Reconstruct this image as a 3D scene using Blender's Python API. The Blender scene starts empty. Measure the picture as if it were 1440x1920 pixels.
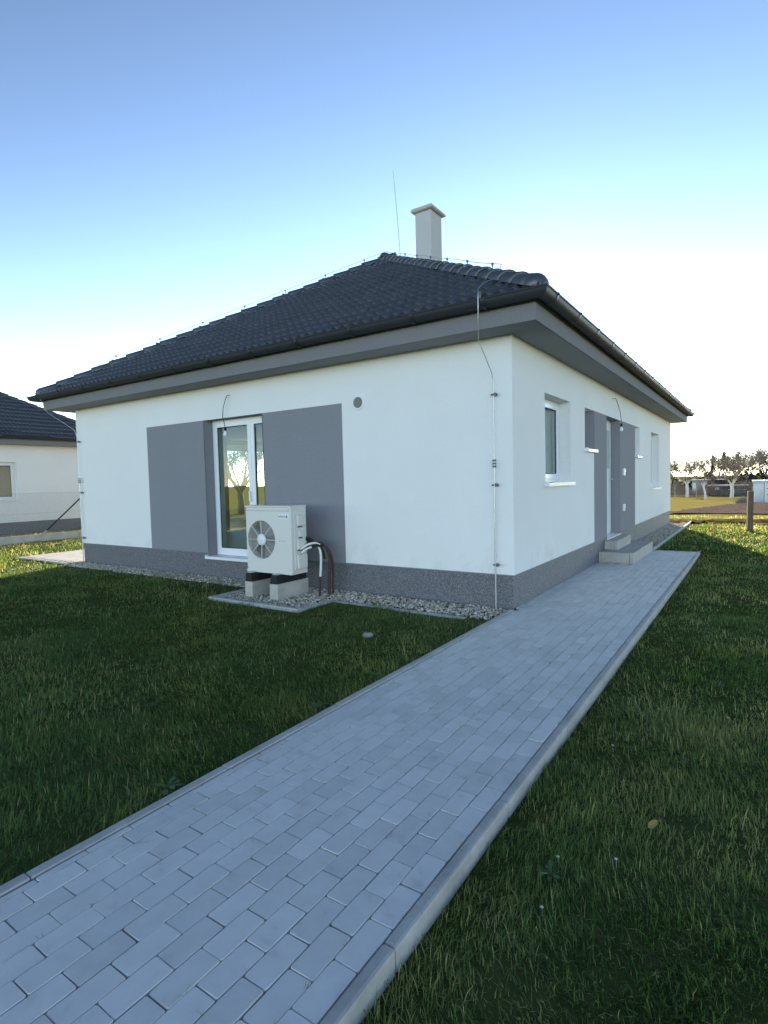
import bpy, bmesh, math, random
import numpy as np
from mathutils import Vector, Matrix
random.seed(7); RNG = np.random.default_rng(11)
rad = math.radians
SC = bpy.context.scene
COL = SC.collection

# ------------------------------------------------------------------ camera
cam_d = bpy.data.cameras.new('camera'); cam = bpy.data.objects.new('camera', cam_d); COL.objects.link(cam)
CAM = Vector((2.412, -6.3252, 1.5502)); yaw, pitch, roll = 0.5916, -0.0537, -0.0245
Fv = Vector((-math.sin(yaw)*math.cos(pitch), math.cos(yaw)*math.cos(pitch), math.sin(pitch)))
R0 = Vector((math.cos(yaw), math.sin(yaw), 0)); U0 = R0.cross(Fv)
Rv = R0*math.cos(roll) + U0*math.sin(roll); Uv = U0*math.cos(roll) - R0*math.sin(roll)
cam.matrix_world = Matrix(((Rv.x, Uv.x, -Fv.x, CAM.x), (Rv.y, Uv.y, -Fv.y, CAM.y), (Rv.z, Uv.z, -Fv.z, CAM.z), (0, 0, 0, 1)))
cam_d.sensor_fit = 'VERTICAL'; cam_d.sensor_height = 36; cam_d.lens = 1052.28/1920*36
cam_d.clip_start = 0.05; cam_d.clip_end = 3000
SC.camera = cam
# ------------------------------------------------------------------ light
SUN_AZ, SUN_EL = -19.0, 15.0          # azimuth clockwise from +Y
w = bpy.data.worlds.new('World'); SC.world = w; w.use_nodes = True
nt = w.node_tree; bg = nt.nodes['Background']
sky = nt.nodes.new('ShaderNodeTexSky'); sky.sky_type = 'NISHITA'; sky.sun_disc = False
sky.sun_elevation = rad(SUN_EL); sky.sun_rotation = rad(SUN_AZ % 360); sky.altitude = 200
sky.air_density = 0.8; sky.dust_density = 0.02; sky.ozone_density = 1.4
# one even contrast grade for the whole sky: radiance x (luminance / 5)^0.68, same in every direction
bw_ = nt.nodes.new('ShaderNodeRGBToBW'); nt.links.new(sky.outputs[0], bw_.inputs[0])
def wmath(op, a, b):
    n = nt.nodes.new('ShaderNodeMath'); n.operation = op
    for i, v in enumerate((a, b)):
        if hasattr(v, 'is_linked'): nt.links.new(v, n.inputs[i])
        else: n.inputs[i].default_value = v
    return n.outputs[0]
fac_ = wmath('MULTIPLY', wmath('POWER', wmath('DIVIDE', bw_.outputs[0], 5.0), 0.68), 1.05)
sc_ = nt.nodes.new('ShaderNodeVectorMath'); sc_.operation = 'SCALE'
nt.links.new(sky.outputs[0], sc_.inputs[0]); nt.links.new(fac_, sc_.inputs[3]); tn_ = nt.nodes.new('ShaderNodeVectorMath'); tn_.operation = 'MULTIPLY'; tn_.inputs[1].default_value = (1.01, .98, .985)
nt.links.new(sc_.outputs[0], tn_.inputs[0]); nt.links.new(tn_.outputs[0], bg.inputs[0])
bg.inputs[1].default_value = 0.10
sun_d = bpy.data.lights.new('sun', 'SUN'); sun = bpy.data.objects.new('sun', sun_d); COL.objects.link(sun)
sun_d.energy = 3.2; sun_d.angle = rad(0.5); sun_d.color = (1.0, 0.86, 0.66)
sd = Vector((math.sin(rad(SUN_AZ))*math.cos(rad(SUN_EL)), math.cos(rad(SUN_AZ))*math.cos(rad(SUN_EL)), math.sin(rad(SUN_EL))))
sun.rotation_euler = sd.to_track_quat('Z', 'Y').to_euler(); sun.location = (-20, 60, 40)
SC.view_settings.view_transform = 'Standard'; SC.view_settings.look = 'None'
SC.view_settings.gamma = 1; SC.view_settings.use_curve_mapping = False
SC.view_settings.exposure = 2.38

# ------------------------------------------------------------------ materials
def mat(name, col, rough=0.8, metal=0.0, spec=0.5):
    m = bpy.data.materials.new(name); m.use_nodes = True
    b = m.node_tree.nodes['Principled BSDF']
    b.inputs['Base Color'].default_value = (*col, 1); b.inputs['Roughness'].default_value = rough
    b.inputs['Metallic'].default_value = metal; b.inputs['Specular IOR Level'].default_value = spec
    return m
def N(m, t, **kw):
    n = m.node_tree.nodes.new(t)
    for k, v in kw.items(): setattr(n, k, v)
    return n
def L(m, a, b): m.node_tree.links.new(a, b)
def coords(m, kind='Object'): return N(m, 'ShaderNodeTexCoord').outputs[kind]
def noise(m, scale, detail=3, rough=.6, vec=None):
    n = N(m, 'ShaderNodeTexNoise'); n.inputs['Scale'].default_value = scale; n.inputs['Detail'].default_value = detail
    n.inputs['Roughness'].default_value = rough
    L(m, vec if vec is not None else coords(m), n.inputs['Vector']); return n.outputs['Fac']
def ramp(m, fac, stops):
    r = N(m, 'ShaderNodeValToRGB'); e = r.color_ramp.elements
    while len(e) < len(stops): e.new(.5)
    for k, (p, c) in enumerate(stops): e[k].position = p; e[k].color = (*c, 1)
    L(m, fac, r.inputs[0]); return r.outputs[0]
def mix(m, fac, a, b, mode='MIX'):
    n = N(m, 'ShaderNodeMix', data_type='RGBA', blend_type=mode)
    for s, v in ((0, fac), (6, a), (7, b)):
        if hasattr(v, 'is_linked'): L(m, v, n.inputs[s])
        elif s == 0: n.inputs[0].default_value = v
        else: n.inputs[s].default_value = (*v, 1)
    return n.outputs[2]
def base(m, sock): L(m, sock, m.node_tree.nodes['Principled BSDF'].inputs['Base Color'])
def bump(m, h, strength=.3, dist=.01):
    b = N(m, 'ShaderNodeBump'); b.inputs['Strength'].default_value = strength; b.inputs['Distance'].default_value = dist
    L(m, h, b.inputs['Height']); L(m, b.outputs[0], m.node_tree.nodes['Principled BSDF'].inputs['Normal'])
def sep(m, vec):
    s = N(m, 'ShaderNodeSeparateXYZ'); L(m, vec, s.inputs[0]); return s.outputs
def mathn(m, op, a, b=0.0):
    n = N(m, 'ShaderNodeMath', operation=op)
    for i, v in enumerate((a, b)):
        if hasattr(v, 'is_linked'): L(m, v, n.inputs[i])
        else: n.inputs[i].default_value = v
    return n.outputs[0]
def grainy(name, c1, c2, scale, bs, bd=.004, rough=.9, big=1.2, spec=.3):
    m = mat(name, c1, rough, spec=spec)
    f = noise(m, scale, 4, .7); g = noise(m, big, 3)
    c = ramp(m, f, [(.3, c1), (.7, c2)])
    base(m, mix(m, 1.0, c, ramp(m, g, [(.3, (.965, .965, .965)), (.7, (1.0, 1.0, 1.0))]), 'MULTIPLY'))
    bump(m, f, bs, bd); return m
M = {}
M['render'] = grainy('white_render', (.75, .745, .735), (.89, .885, .875), 85, .9, .006)
m = M['render']; b_ = m.node_tree.nodes['Principled BSDF']; old = b_.inputs['Base Color'].links[0].from_socket
zz = sep(m, coords(m))[2]; mr = N(m, 'ShaderNodeMapRange'); mr.inputs[1].default_value = .40; mr.inputs[2].default_value = .80; mr.inputs[3].default_value = 1; mr.inputs[4].default_value = 0; L(m, zz, mr.inputs[0])
sn = ramp(m, noise(m, 2.6, 6, .7), [(.50, (0, 0, 0)), (.68, (1, 1, 1))])
base(m, mix(m, mathn(m, 'MULTIPLY', mathn(m, 'MULTIPLY', mr.outputs[0], sn), .30), old, (.42, .40, .36)))
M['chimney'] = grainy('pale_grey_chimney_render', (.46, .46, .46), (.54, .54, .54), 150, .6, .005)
M['grey'] = grainy('grey_render', (.215, .215, .238), (.285, .285, .31), 85, .8, .006)
M['soffit'] = grainy('grey_soffit_paint', (.27, .265, .27), (.32, .315, .32), 190, .3, .003)
M['fascia'] = grainy('grey_fascia_paint', (.185, .183, .19), (.225, .222, .23), 80, .4, .004)
m = M['plinth'] = mat('mosaic_plaster', (.18, .18, .2), .6)
v = N(m, 'ShaderNodeTexVoronoi'); v.inputs['Scale'].default_value = 210; L(m, coords(m), v.inputs['Vector'])
sx = N(m, 'ShaderNodeSeparateColor'); L(m, v.outputs['Color'], sx.inputs[0])
base(m, ramp(m, sx.outputs[0], [(0, (.035, .036, .044)), (.4, (.085, .09, .105)), (.75, (.17, .175, .195)), (1, (.36, .36, .37))]))
bump(m, v.outputs['Distance'], .5, .003)
m = M['tile'] = mat('anthracite_roof_tile', (.03, .033, .04), .42, spec=.75)
oi = N(m, 'ShaderNodeObjectInfo'); f = noise(m, 60, 4)
c = ramp(m, oi.outputs['Random'], [(0, (.040, .046, .058)), (1, (.054, .061, .075))])
base(m, mix(m, 1.0, c, ramp(m, f, [(.3, (.8, .8, .8)), (.75, (1.15, 1.15, 1.15))]), 'MULTIPLY'))
L(m, ramp(m, f, [(.3, (.26,)*3), (.7, (.42,)*3)]), m.node_tree.nodes['Principled BSDF'].inputs['Roughness']); bump(m, f, .15, .003)
M['gutter'] = mat('anthracite_metal', (.034, .037, .042), .5, .0, .22)
M['seam'] = mat('dark_bracket_metal', (.02, .022, .025), .4)
m = M['steel'] = mat('galvanised_wire', (.55, .56, .57), .38, .85)
M['clamp'] = mat('weathered_clamp', (.16, .16, .16), .5, .7)
M['pvc'] = mat('white_window_plastic', (.80, .81, .83), .28)
M['sill'] = mat('white_metal_sill', (.78, .79, .81), .35)
m = M['glass'] = bpy.data.materials.new('window_glass'); m.use_nodes = True
t = m.node_tree; t.nodes.clear(); out = t.nodes.new('ShaderNodeOutputMaterial'); mx = t.nodes.new('ShaderNodeMixShader')
tr = t.nodes.new('ShaderNodeBsdfTransparent'); tr.inputs[0].default_value = (.86, .92, .9, 1); gl = t.nodes.new('ShaderNodeBsdfGlossy'); gl.inputs['Roughness'].default_value = .01
fr = t.nodes.new('ShaderNodeFresnel'); gg_ = t.nodes.new('ShaderNodeNewGeometry'); mr_ = t.nodes.new('ShaderNodeMapRange'); mr_.inputs[3].default_value = 1.6; mr_.inputs[4].default_value = 1/1.6
t.links.new(gg_.outputs['Backfacing'], mr_.inputs[0]); t.links.new(mr_.outputs[0], fr.inputs[0])
t.links.new(fr.outputs[0], mx.inputs[0]); t.links.new(tr.outputs[0], mx.inputs[1]); t.links.new(gl.outputs[0], mx.inputs[2]); t.links.new(mx.outputs[0], out.inputs[0])
M['room'] = mat('interior_plaster', (.62, .58, .50), .9)
M['roomfloor'] = mat('interior_floor', (.45, .40, .32), .5)
M['curtain'] = mat('pale_blind', (.42, .46, .46), .8); M['reflectblind'] = mat('brown_reflection_blind', (.22, .17, .12), .8)
m = M['paver'] = mat('concrete_paver', (.5, .5, .5), .72, spec=.35)
oi = N(m, 'ShaderNodeObjectInfo'); geo = N(m, 'ShaderNodeNewGeometry')
rnd = mathn(m, 'FRACT', mathn(m, 'ADD', oi.outputs['Random'], geo.outputs['Random Per Island']))
wv = N(m, 'ShaderNodeVectorMath', operation='ADD'); L(m, coords(m), wv.inputs[0]); cmb = N(m, 'ShaderNodeCombineXYZ')
L(m, mathn(m, 'MULTIPLY', rnd, 37.0), cmb.inputs[0]); L(m, mathn(m, 'MULTIPLY', rnd, 91.0), cmb.inputs[1]); L(m, cmb.outputs[0], wv.inputs[1])
f = noise(m, 420, 3, .7, wv.outputs[0]); g = noise(m, 9, 4, .6, wv.outputs[0])
c = ramp(m, rnd, [(0, (.63, .625, .60)), (.5, (.69, .685, .66)), (1, (.74, .73, .71))])
c = mix(m, 1.0, c, ramp(m, f, [(.25, (.86, .86, .86)), (.7, (1.06, 1.06, 1.06))]), 'MULTIPLY')
base(m, mix(m, 1.0, c, ramp(m, g, [(.22, (.72, .70, .66)), (.40, (.95, .945, .94)), (.75, (1.05, 1.05, 1.05))]), 'MULTIPLY')); bump(m, f, .25, .002)
def concrete(name, a, b, s=35):
    m = mat(name, a, .75, spec=.4); f = noise(m, s, 6, .7); g = noise(m, 3.5, 4); h = noise(m, 260, 2)
    c = ramp(m, f, [(.3, a), (.7, b)])
    base(m, mix(m, 1.0, c, ramp(m, g, [(.3, (.78, .77, .75)), (.65, (1.05, 1.05, 1.05))]), 'MULTIPLY')); bump(m, h, .3, .003); return m
M['kerb'] = concrete('kerb_concrete', (.41, .405, .39), (.50, .49, .47))
M['block'] = concrete('block_concrete', (.42, .40, .37), (.52, .50, .46))
M['step'] = concrete('step_concrete', (.36, .345, .31), (.47, .45, .41))
M['bed'] = mat('joint_sand', (.030, .028, .025), .95)
m = M['gravel'] = mat('limestone_gravel', (.4, .38, .34), .85)
geo = N(m, 'ShaderNodeNewGeometry')
base(m, ramp(m, geo.outputs['Random Per Island'], [(0, (.26, .215, .16)), (.3, (.46, .39, .29)), (.65, (.64, .56, .43)), (1, (.82, .78, .70))]))
M['hp'] = mat('beige_powder_coat', (.66, .65, .61), .42)
M['hpgrille'] = mat('fan_guard', (.60, .60, .56), .4)
M['hpdark'] = mat('dark_fan_cavity', (.10, .10, .10), .6)
M['fan'] = mat('grey_fan_plastic', (.22, .22, .21), .45)
M['rubber'] = mat('black_rubber', (.012, .012, .013), .75)
M['label'] = mat('white_label', (.75, .76, .78), .4)
M['ink'] = mat('dark_ink', (.09, .10, .13), .6)
M['redpipe'] = mat('brown_red_corrugated_pipe', (.055, .020, .018), .5)
M['whitepipe'] = mat('white_pipe_insulation', (.75, .74, .70), .6)
M['bulb'] = mat('bulb_glass', (.8, .82, .85), .12)
M['cable'] = mat('grey_cable', (.06, .06, .065), .5)
m = M['wood'] = mat('weathered_post_wood', (.12, .075, .05), .85)
mp = N(m, 'ShaderNodeMapping'); mp.inputs['Scale'].default_value = (9, 9, .7); L(m, coords(m), mp.inputs[0])
f = noise(m, 6, 5, .6, mp.outputs[0]); base(m, ramp(m, f, [(.3, (.06, .04, .028)), (.7, (.19, .125, .085))])); bump(m, f, .4, .01)
M['fence'] = mat('dark_green_fence_metal', (.02, .022, .02), .5)
M['fencewire'] = mat('zinc_mesh_wire', (.28, .29, .29), .5, .5)
# grass blades: per-blade tint attribute
m = M['grass'] = mat('grass_blades', (.05, .09, .03), .6, spec=.3)
at = N(m, 'ShaderNodeAttribute', attribute_name='tint')
c = ramp(m, at.outputs['Fac'], [(0, (.072, .128, .038)), (.35, (.108, .170, .050)), (.6, (.160, .198, .064)), (.78, (.230, .222, .088)), (1, (.42, .36, .18))])
base(m, c)
m.node_tree.nodes['Principled BSDF'].inputs['Subsurface Weight'].default_value = 0
tl = N(m, 'ShaderNodeBsdfTranslucent'); L(m, mix(m, 1.0, c, (1.5, 1.7, .9), 'MULTIPLY'), tl.inputs[0])
ms = N(m, 'ShaderNodeMixShader'); ms.inputs[0].default_value = .45
L(m, m.node_tree.nodes['Principled BSDF'].outputs[0], ms.inputs[1]); L(m, tl.outputs[0], ms.inputs[2])
L(m, ms.outputs[0], m.node_tree.nodes['Material Output'].inputs['Surface'])
# ground: soil under the lawn, dry turf further off
m = M['ground'] = mat('lawn_soil_and_turf', (.06, .06, .03), .95, spec=0)
P = coords(m); xyz = sep(m, P)
n1 = noise(m, 1.1, 5, .65, P); n2 = noise(m, 14, 4, .7, P); n3 = noise(m, .09, 4, .6, P); n4 = noise(m, 90, 3, .7, P)
near = ramp(m, n2, [(.3, (.050, .068, .022)), (.55, (.078, .100, .032)), (.8, (.125, .110, .056))])
st = N(m, 'ShaderNodeMapping'); st.inputs['Scale'].default_value = (.35, 1.6, 1); L(m, P, st.inputs[0]); n5 = noise(m, .9, 5, .7, st.outputs[0])
farc = ramp(m, n5, [(.28, (.085, .085, .028)), (.45, (.22, .19, .065)), (.6, (.36, .29, .10)), (.78, (.46, .38, .17))])
farc = mix(m, .5, farc, ramp(m, n2, [(.35, (.16, .16, .045)), (.7, (.40, .32, .12))]))
k = N(m, 'ShaderNodeMapRange'); k.inputs[1].default_value = 10.5; k.inputs[2].default_value = 15; L(m, mathn(m, 'ADD', xyz[1], mathn(m, 'MULTIPLY', mathn(m, 'MAXIMUM', mathn(m, 'SUBTRACT', -10.5, xyz[0]), 0.0), 2.2)), k.inputs[0])
base(m, mix(m, k.outputs[0], near, farc)); bump(m, n4, .6, .03)
m = M['soil'] = mat('ploughed_soil', (.10, .07, .05), .95, spec=0)
f = noise(m, 7, 6, .75); base(m, ramp(m, f, [(.3, (.085, .066, .058)), (.7, (.20, .16, .14))])); bump(m, f, .8, .08)
m = M['track'] = mat('dirt_track', (.1, .07, .05), .95, spec=0)
f = noise(m, 2.2, 6, .75); base(m, ramp(m, f, [(.35, (.05, .035, .024)), (.55, (.12, .085, .055)), (.72, (.22, .18, .085))])); bump(m, f, .8, .1)
m = M['bark'] = mat('grey_bark', (.13, .105, .085), .9)
f = noise(m, 9, 4); base(m, ramp(m, f, [(.3, (.085, .068, .055)), (.7, (.19, .155, .125))]))
m = M['lime'] = mat('limewashed_bark', (.6, .6, .6), .9)
z = sep(m, coords(m))[2]; f = noise(m, 8, 4)
e = mathn(m, 'ADD', z, mathn(m, 'MULTIPLY', f, 1.0))
base(m, ramp(m, mathn(m, 'DIVIDE', e, 4.0), [(.54, (.66, .66, .66)), (.68, (.16, .13, .11))]))
M['twig'] = mat('bare_twigs', (.22, .18, .15), .9)
M['twigfar'] = mat('far_bare_twigs', (.25, .21, .18), .95)
m = M['conifer'] = mat('conifer_needles', (.03, .042, .028), .85)
oi = N(m, 'ShaderNodeObjectInfo'); g = N(m, 'ShaderNodeNewGeometry')
base(m, ramp(m, g.outputs['Random Per Island'], [(0, (.016, .024, .017)), (1, (.05, .062, .040))]))
M['shed'] = concrete('shed_render', (.30, .29, .29), (.38, .37, .37), 4)
M['shedroof'] = mat('pale_roof_edge', (.62, .63, .65), .6)
M['shedboard'] = mat('dark_boards', (.055, .05, .05), .85)
m = M['poly'] = mat('translucent_polycarbonate', (.62, .68, .74), .3)
m.node_tree.nodes['Principled BSDF'].inputs['Transmission Weight'].default_value = .35
M['blue'] = mat('blue_tarpaulin', (.10, .20, .38), .5)
m = M['weed'] = mat('weed_leaves', (.07, .12, .035), .6)
M['deadleaf'] = mat('dry_leaf', (.27, .18, .06), .7)
M['petal'] = mat('white_petals', (.75, .75, .72), .7)
M['stone'] = concrete('field_stone', (.24, .22, .18), (.36, .33, .28), 12)

# ------------------------------------------------------------------ helpers
def link(name, me, parent=None, mats=()):
    o = bpy.data.objects.new(name, me); COL.objects.link(o)
    if parent is not None: o.parent = parent
    if isinstance(me, bpy.types.Mesh) and not me.materials:
        for k in mats: me.materials.append(M[k])
    return o
def empty(name, loc=(0, 0, 0), parent=None):
    o = bpy.data.objects.new(name, None); o.empty_display_size = .1; COL.objects.link(o); o.location = loc
    if parent is not None: o.parent = parent
    return o
def tag(o, label=None, cat=None, group=None, kind=None):
    if label: o['label'] = label
    if cat: o['category'] = cat
    if group: o['group'] = group
    if kind: o['kind'] = kind
    return o
class MB:
    def __init__(s): s.v = []; s.f = []; s.sm = []
    def add(s, vs, fs, smooth=False):
        b = len(s.v); s.v += [tuple(p) for p in vs]; s.f += [tuple(i+b for i in f) for f in fs]; s.sm += [smooth]*len(fs); return s
    def quad(s, *p): return s.add(p, [tuple(range(len(p)))])
    def box(s, a, b):
        x0, y0, z0 = a; x1, y1, z1 = b
        return s.add([(x0,y0,z0),(x1,y0,z0),(x1,y1,z0),(x0,y1,z0),(x0,y0,z1),(x1,y0,z1),(x1,y1,z1),(x0,y1,z1)],
              [(3,2,1,0),(4,5,6,7),(0,1,5,4),(1,2,6,5),(2,3,7,6),(3,0,4,7)])
    def tube(s, pts, r, n=8, caps=True):
        pts = [Vector(p) for p in pts]; rs = r if hasattr(r, '__len__') else [r]*len(pts)
        vs = []; up = Vector((.13, .29, .95)); prevx = None
        for i, p in enumerate(pts):
            d = (pts[min(i+1, len(pts)-1)]-pts[max(i-1, 0)]); d.normalize()
            if prevx is None:
                x = d.cross(up); 
                if x.length < .05: x = d.cross(Vector((1, 0, 0)))
            else: x = prevx - d*prevx.dot(d)
            x.normalize(); prevx = x; y = d.cross(x)
            for k in range(n):
                a = 2*math.pi*k/n; vs.append(p + x*(rs[i]*math.cos(a)) + y*(rs[i]*math.sin(a)))
        fs = [(i*n+k, i*n+(k+1) % n, (i+1)*n+(k+1) % n, (i+1)*n+k) for i in range(len(pts)-1) for k in range(n)]
        s.add(vs, fs, True)
        if caps: s.add(vs[:n], [tuple(range(n))[::-1]]); s.add(vs[-n:], [tuple(range(n))])
        return s
    def disc(s, c, ax, r, h, n=20):
        c = Vector(c); ax = Vector(ax).normalized(); return s.tube([c, c+ax*h], r, n)
    def lathe(s, c, prof, n=16, ax='z'):
        vs = []
        for (r, h) in prof:
            for k in range(n):
                a = 2*math.pi*k/n
                q = (r*math.cos(a), r*math.sin(a), h) if ax == 'z' else ((r*math.cos(a), h, r*math.sin(a)) if ax == 'y' else (h, r*math.cos(a), r*math.sin(a)))
                vs.append((c[0]+q[0], c[1]+q[1], c[2]+q[2]))
        fs = [(i*n+k, i*n+(k+1) % n, (i+1)*n+(k+1) % n, (i+1)*n+k) for i in range(len(prof)-1) for k in range(n)]
        return s.add(vs, fs, True)
    def mesh(s, name):
        me = bpy.data.meshes.new(name); me.from_pydata(s.v, [], s.f); me.polygons.foreach_set('use_smooth', s.sm); me.update(); return me
    def build(s, name, mk, parent=None, bevel=0, seg=2):
        me = s.mesh(name)
        bm = bmesh.new(); bm.from_mesh(me)
        bmesh.ops.recalc_face_normals(bm, faces=bm.faces)
        if bevel:
            es = [e for e in bm.edges if len(e.link_faces) == 2 and e.calc_face_angle(0) > .6]
            bmesh.ops.bevel(bm, geom=es, offset=bevel, segments=seg, affect='EDGES', profile=.6, clamp_overlap=True)
        bm.to_mesh(me); bm.free()
        return link(name, me, parent, [mk])
def np_mesh(name, V, F, mk, parent=None, smooth=False):
    me = bpy.data.meshes.new(name); n = F.shape[1]
    me.vertices.add(len(V)); me.vertices.foreach_set('co', V.astype(np.float32).ravel())
    me.loops.add(F.size); me.loops.foreach_set('vertex_index', F.astype(np.int32).ravel())
    me.polygons.add(len(F)); me.polygons.foreach_set('loop_start', np.arange(0, F.size, n, dtype=np.int32))
    me.update(calc_edges=True); me.validate()
    if smooth: me.polygons.foreach_set('use_smooth', [True]*len(me.polygons))
    return link(name, me, parent, [mk])

# ------------------------------------------------------------------ terrain
PX0, PX1 = -0.05, 1.424         # outer faces of the path kerbs
PY1 = 6.45; PY0 = -9.0
HL, HW = 13.84, 9.64            # house depth (y) and width (x)
def sm(a, b, t):
    t = np.clip((t-a)/(b-a), 0, 1); return t*t*(3-2*t)
def bumps(x, y):
    return (.5*np.sin(1.7*x+.6*y+.4)*np.sin(1.3*y-.5*x+1)+.3*np.sin(3.9*x-2.2*y)+.25*np.sin(4.7*y+2.9*x+2)+.15*np.sin(9.1*x+7.3*y))
def gz(x, y):
    x = np.asarray(x, float); y = np.asarray(y, float)
    far = -0.0223*(np.clip(y, 17, 70)-17)
    right = sm(.5, .9, x)
    b = -0.03*(1-right) + right*(-.085+.075*sm(4.5, 8.5, y))
    amp = .022*(1-.75*np.exp(-np.maximum(0, np.minimum(abs(x-PX0), abs(x-PX1)))/.25)) 
    b = b + amp*bumps(x, y)*np.where(y < 12, 1, 1.6)
    hd = np.maximum(np.maximum(x-.6, -9.9-x), np.maximum(-1.3-y, y-14.4))      # distance from the house and its gravel
    b = np.where(hd < .35, -.035+(b+.035)*np.clip(hd/.35, 0, 1), b) if True else b
    b = np.where((x > 1.3) & (y < 6.6), np.minimum(b, -.06), b)
    inside = (x > PX0+.02) & (x < PX1-.02) & (y < PY1-.05)
    return np.where(inside, -.12, b) + far
def axis(lo, hi, step, extra, outer):
    a = list(np.arange(lo, hi+.001, step)) + list(extra)
    d = step; v = hi
    while v < outer: d *= 1.25; v += d; a.append(v)
    d = step; v = lo
    while v > -outer: d *= 1.25; v -= d; a.append(v)
    return np.unique(np.round(a, 3))
xs = axis(-16, 8, .2, [PX0+.015, PX0+.05, PX1-.05, PX1-.015], 900); ys = axis(-7, 24, .22, [PY1-.06, PY1-.02], 900)
X, Y = np.meshgrid(xs, ys); V = np.stack([X, Y, gz(X, Y)], -1).reshape(-1, 3)
nx, ny = len(xs), len(ys); I = np.arange(nx*ny).reshape(ny, nx)
Fq = np.stack([I[:-1, :-1], I[:-1, 1:], I[1:, 1:], I[1:, :-1]], -1).reshape(-1, 4)
g = np_mesh('ground', V, Fq, 'ground', smooth=True); tag(g, 'lawn ground and dry meadow running to the horizon', kind='structure')
def sheet(name, x0, x1, y0, y1, step, mk, zf, inside=None):
    a = np.arange(x0, x1+step/2, step); b = np.arange(y0, y1+step/2, step); X, Y = np.meshgrid(a, b)
    if inside: X, Y = inside(X, Y)
    V = np.stack([X, Y, zf(X, Y)], -1).reshape(-1, 3); I = np.arange(len(a)*len(b)).reshape(len(b), len(a))
    return np_mesh(name, V, np.stack([I[:-1, :-1], I[:-1, 1:], I[1:, 1:], I[1:, :-1]], -1).reshape(-1, 4), mk, smooth=True)
def clods(X, Y): return .05*np.sin(9*Y+2.1*np.sin(X*1.3))+RNG.normal(0, .022, X.shape)
def soil_shape(X, Y):
    x0 = np.interp(Y, [19.6, 25, 32, 38.2], [-.9, -.35, .45, 1.7]); return x0 + (X+1)/25*(24-x0), Y
o = sheet('ploughed_plot', -1, 24, 19.7, 38.2, .3, 'soil', lambda X, Y: -0.0223*(Y-17)+.03+.6*clods(X, Y)*sm(0, .8, np.minimum(Y-19.7, 38.2-Y)), soil_shape); tag(o, 'brown ploughed garden plot beyond the meadow strip', kind='structure')
def ruts(X, Y): return .022+.03*np.sin((Y-13.5)*5.2)*sm(13.5, 13.9, Y)*(1-sm(15.6, 16, Y))+RNG.normal(0, .022, X.shape)*sm(13.5, 13.9, Y)*(1-sm(15.6, 16, Y))
o = sheet('dirt_track', -6, 26, 13.9, 15.9, .12, 'track', lambda X, Y: gz(X, Y)-.012+ruts(X, Y)); tag(o, 'rutted brown dirt track crossing behind the house', kind='structure')

# ------------------------------------------------------------------ paved path
path = MB().box((PX0+.052, PY0, -.3), (PX1-.052, PY1-.05, -.062)).build('path', 'bed'); tag(path, 'pale grey block paved garden path with kerb stones', kind='structure')
def paver_mesh(w_, l_, seed):
    r = random.Random(seed); c = .0055; h = .0016; mb = MB()
    def ring(ins, z, j=0): 
        a, b = w_/2-ins, l_/2-ins; pts = []
        for sx_, sy_ in ((-1,-1),(1,-1),(1,1),(-1,1)):
            order = ((0, 1), (1, 0)) if sx_*sy_ > 0 else ((1, 0), (0, 1))
            for (ox, oy) in order: pts.append((sx_*(a-c*ox)+r.uniform(-j, j), sy_*(b-c*oy)+r.uniform(-j, j), z))
        return pts
    A = ring(0, -.06); B = ring(0, -h-.0008, .0010); Cc = ring(.0014, 0, .0008); n = 8
    mb.add(A+B+Cc, [(k, (k+1) % n, n+(k+1) % n, n+k) for k in range(n)]+[(n+k, n+(k+1) % n, 2*n+(k+1) % n, 2*n+k) for k in range(n)]+[tuple(range(2*n, 3*n))])
    me = mb.mesh('paver'); bm = bmesh.new(); bm.from_mesh(me); bmesh.ops.recalc_face_normals(bm, faces=bm.faces); bm.to_mesh(me); bm.free()
    me.materials.append(M['paver']); return me
CW, RL, XR, YR = .1015, .203, 1.369, -4.9823
vari = [paver_mesh(.0975, .1992, s) for s in range(5)]
strip_v = [paver_mesh(.032, .199, s+20) for s in range(3)]
edge_v = paver_mesh(.071, .1992, 41)
cells = []
for i in range(13):
    for k in range(-16, 58):
        y = YR + RL*(k+.5) - (RL/2 if i % 2 else 0); x = XR-CW*(i+.5)
        if y > PY1-.16 or (x < .60 and 4.2 < y < 6.45): continue
        if x < .02 and y > -.05: continue
        cells.append((x, y, 0))
for k in range(-16, 24): 
    if YR+RL*(k+.5) < -.15: cells.append((.0315, YR+RL*(k+.5)+.06, 1))
for k in range(24, 46):
    if .0 < YR+RL*(k+.5) < 4.12: cells.append((.0125, YR+RL*(k+.5), 2))
vis = lambda x, y: (Vector((x, y, 0))-CAM).dot(Fv) > .9 and abs((Vector((x, y, 0))-CAM).dot(Rv)/(Vector((x, y, 0))-CAM).dot(Fv)) < .72 and -(Vector((x, y, 0))-CAM).dot(Uv)/(Vector((x, y, 0))-CAM).dot(Fv) < .945
cells.sort(key=lambda c: (0 if vis(c[0], c[1]) else 1, math.hypot(c[0]-CAM.x, c[1]-CAM.y)))
rest = MB()
for n, (x, y, s) in enumerate(cells):
    me = edge_v if s == 2 else random.choice(strip_v if s else vari)
    mt = Matrix.Translation((x+random.uniform(-.0012, .0012), y+random.uniform(-.002, .002), random.uniform(-.0009, .0008))) @ Matrix.Rotation(random.gauss(0, .006), 4, 'Z') @ Matrix.Rotation(random.gauss(0, .004), 4, 'X') @ Matrix.Rotation(random.gauss(0, .005), 4, 'Y')
    if n < 296:
        o = link('paver', me, path); o.matrix_local = mt
    else: rest.add([mt @ q.co for q in me.vertices], [tuple(p.vertices) for p in me.polygons])
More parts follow.
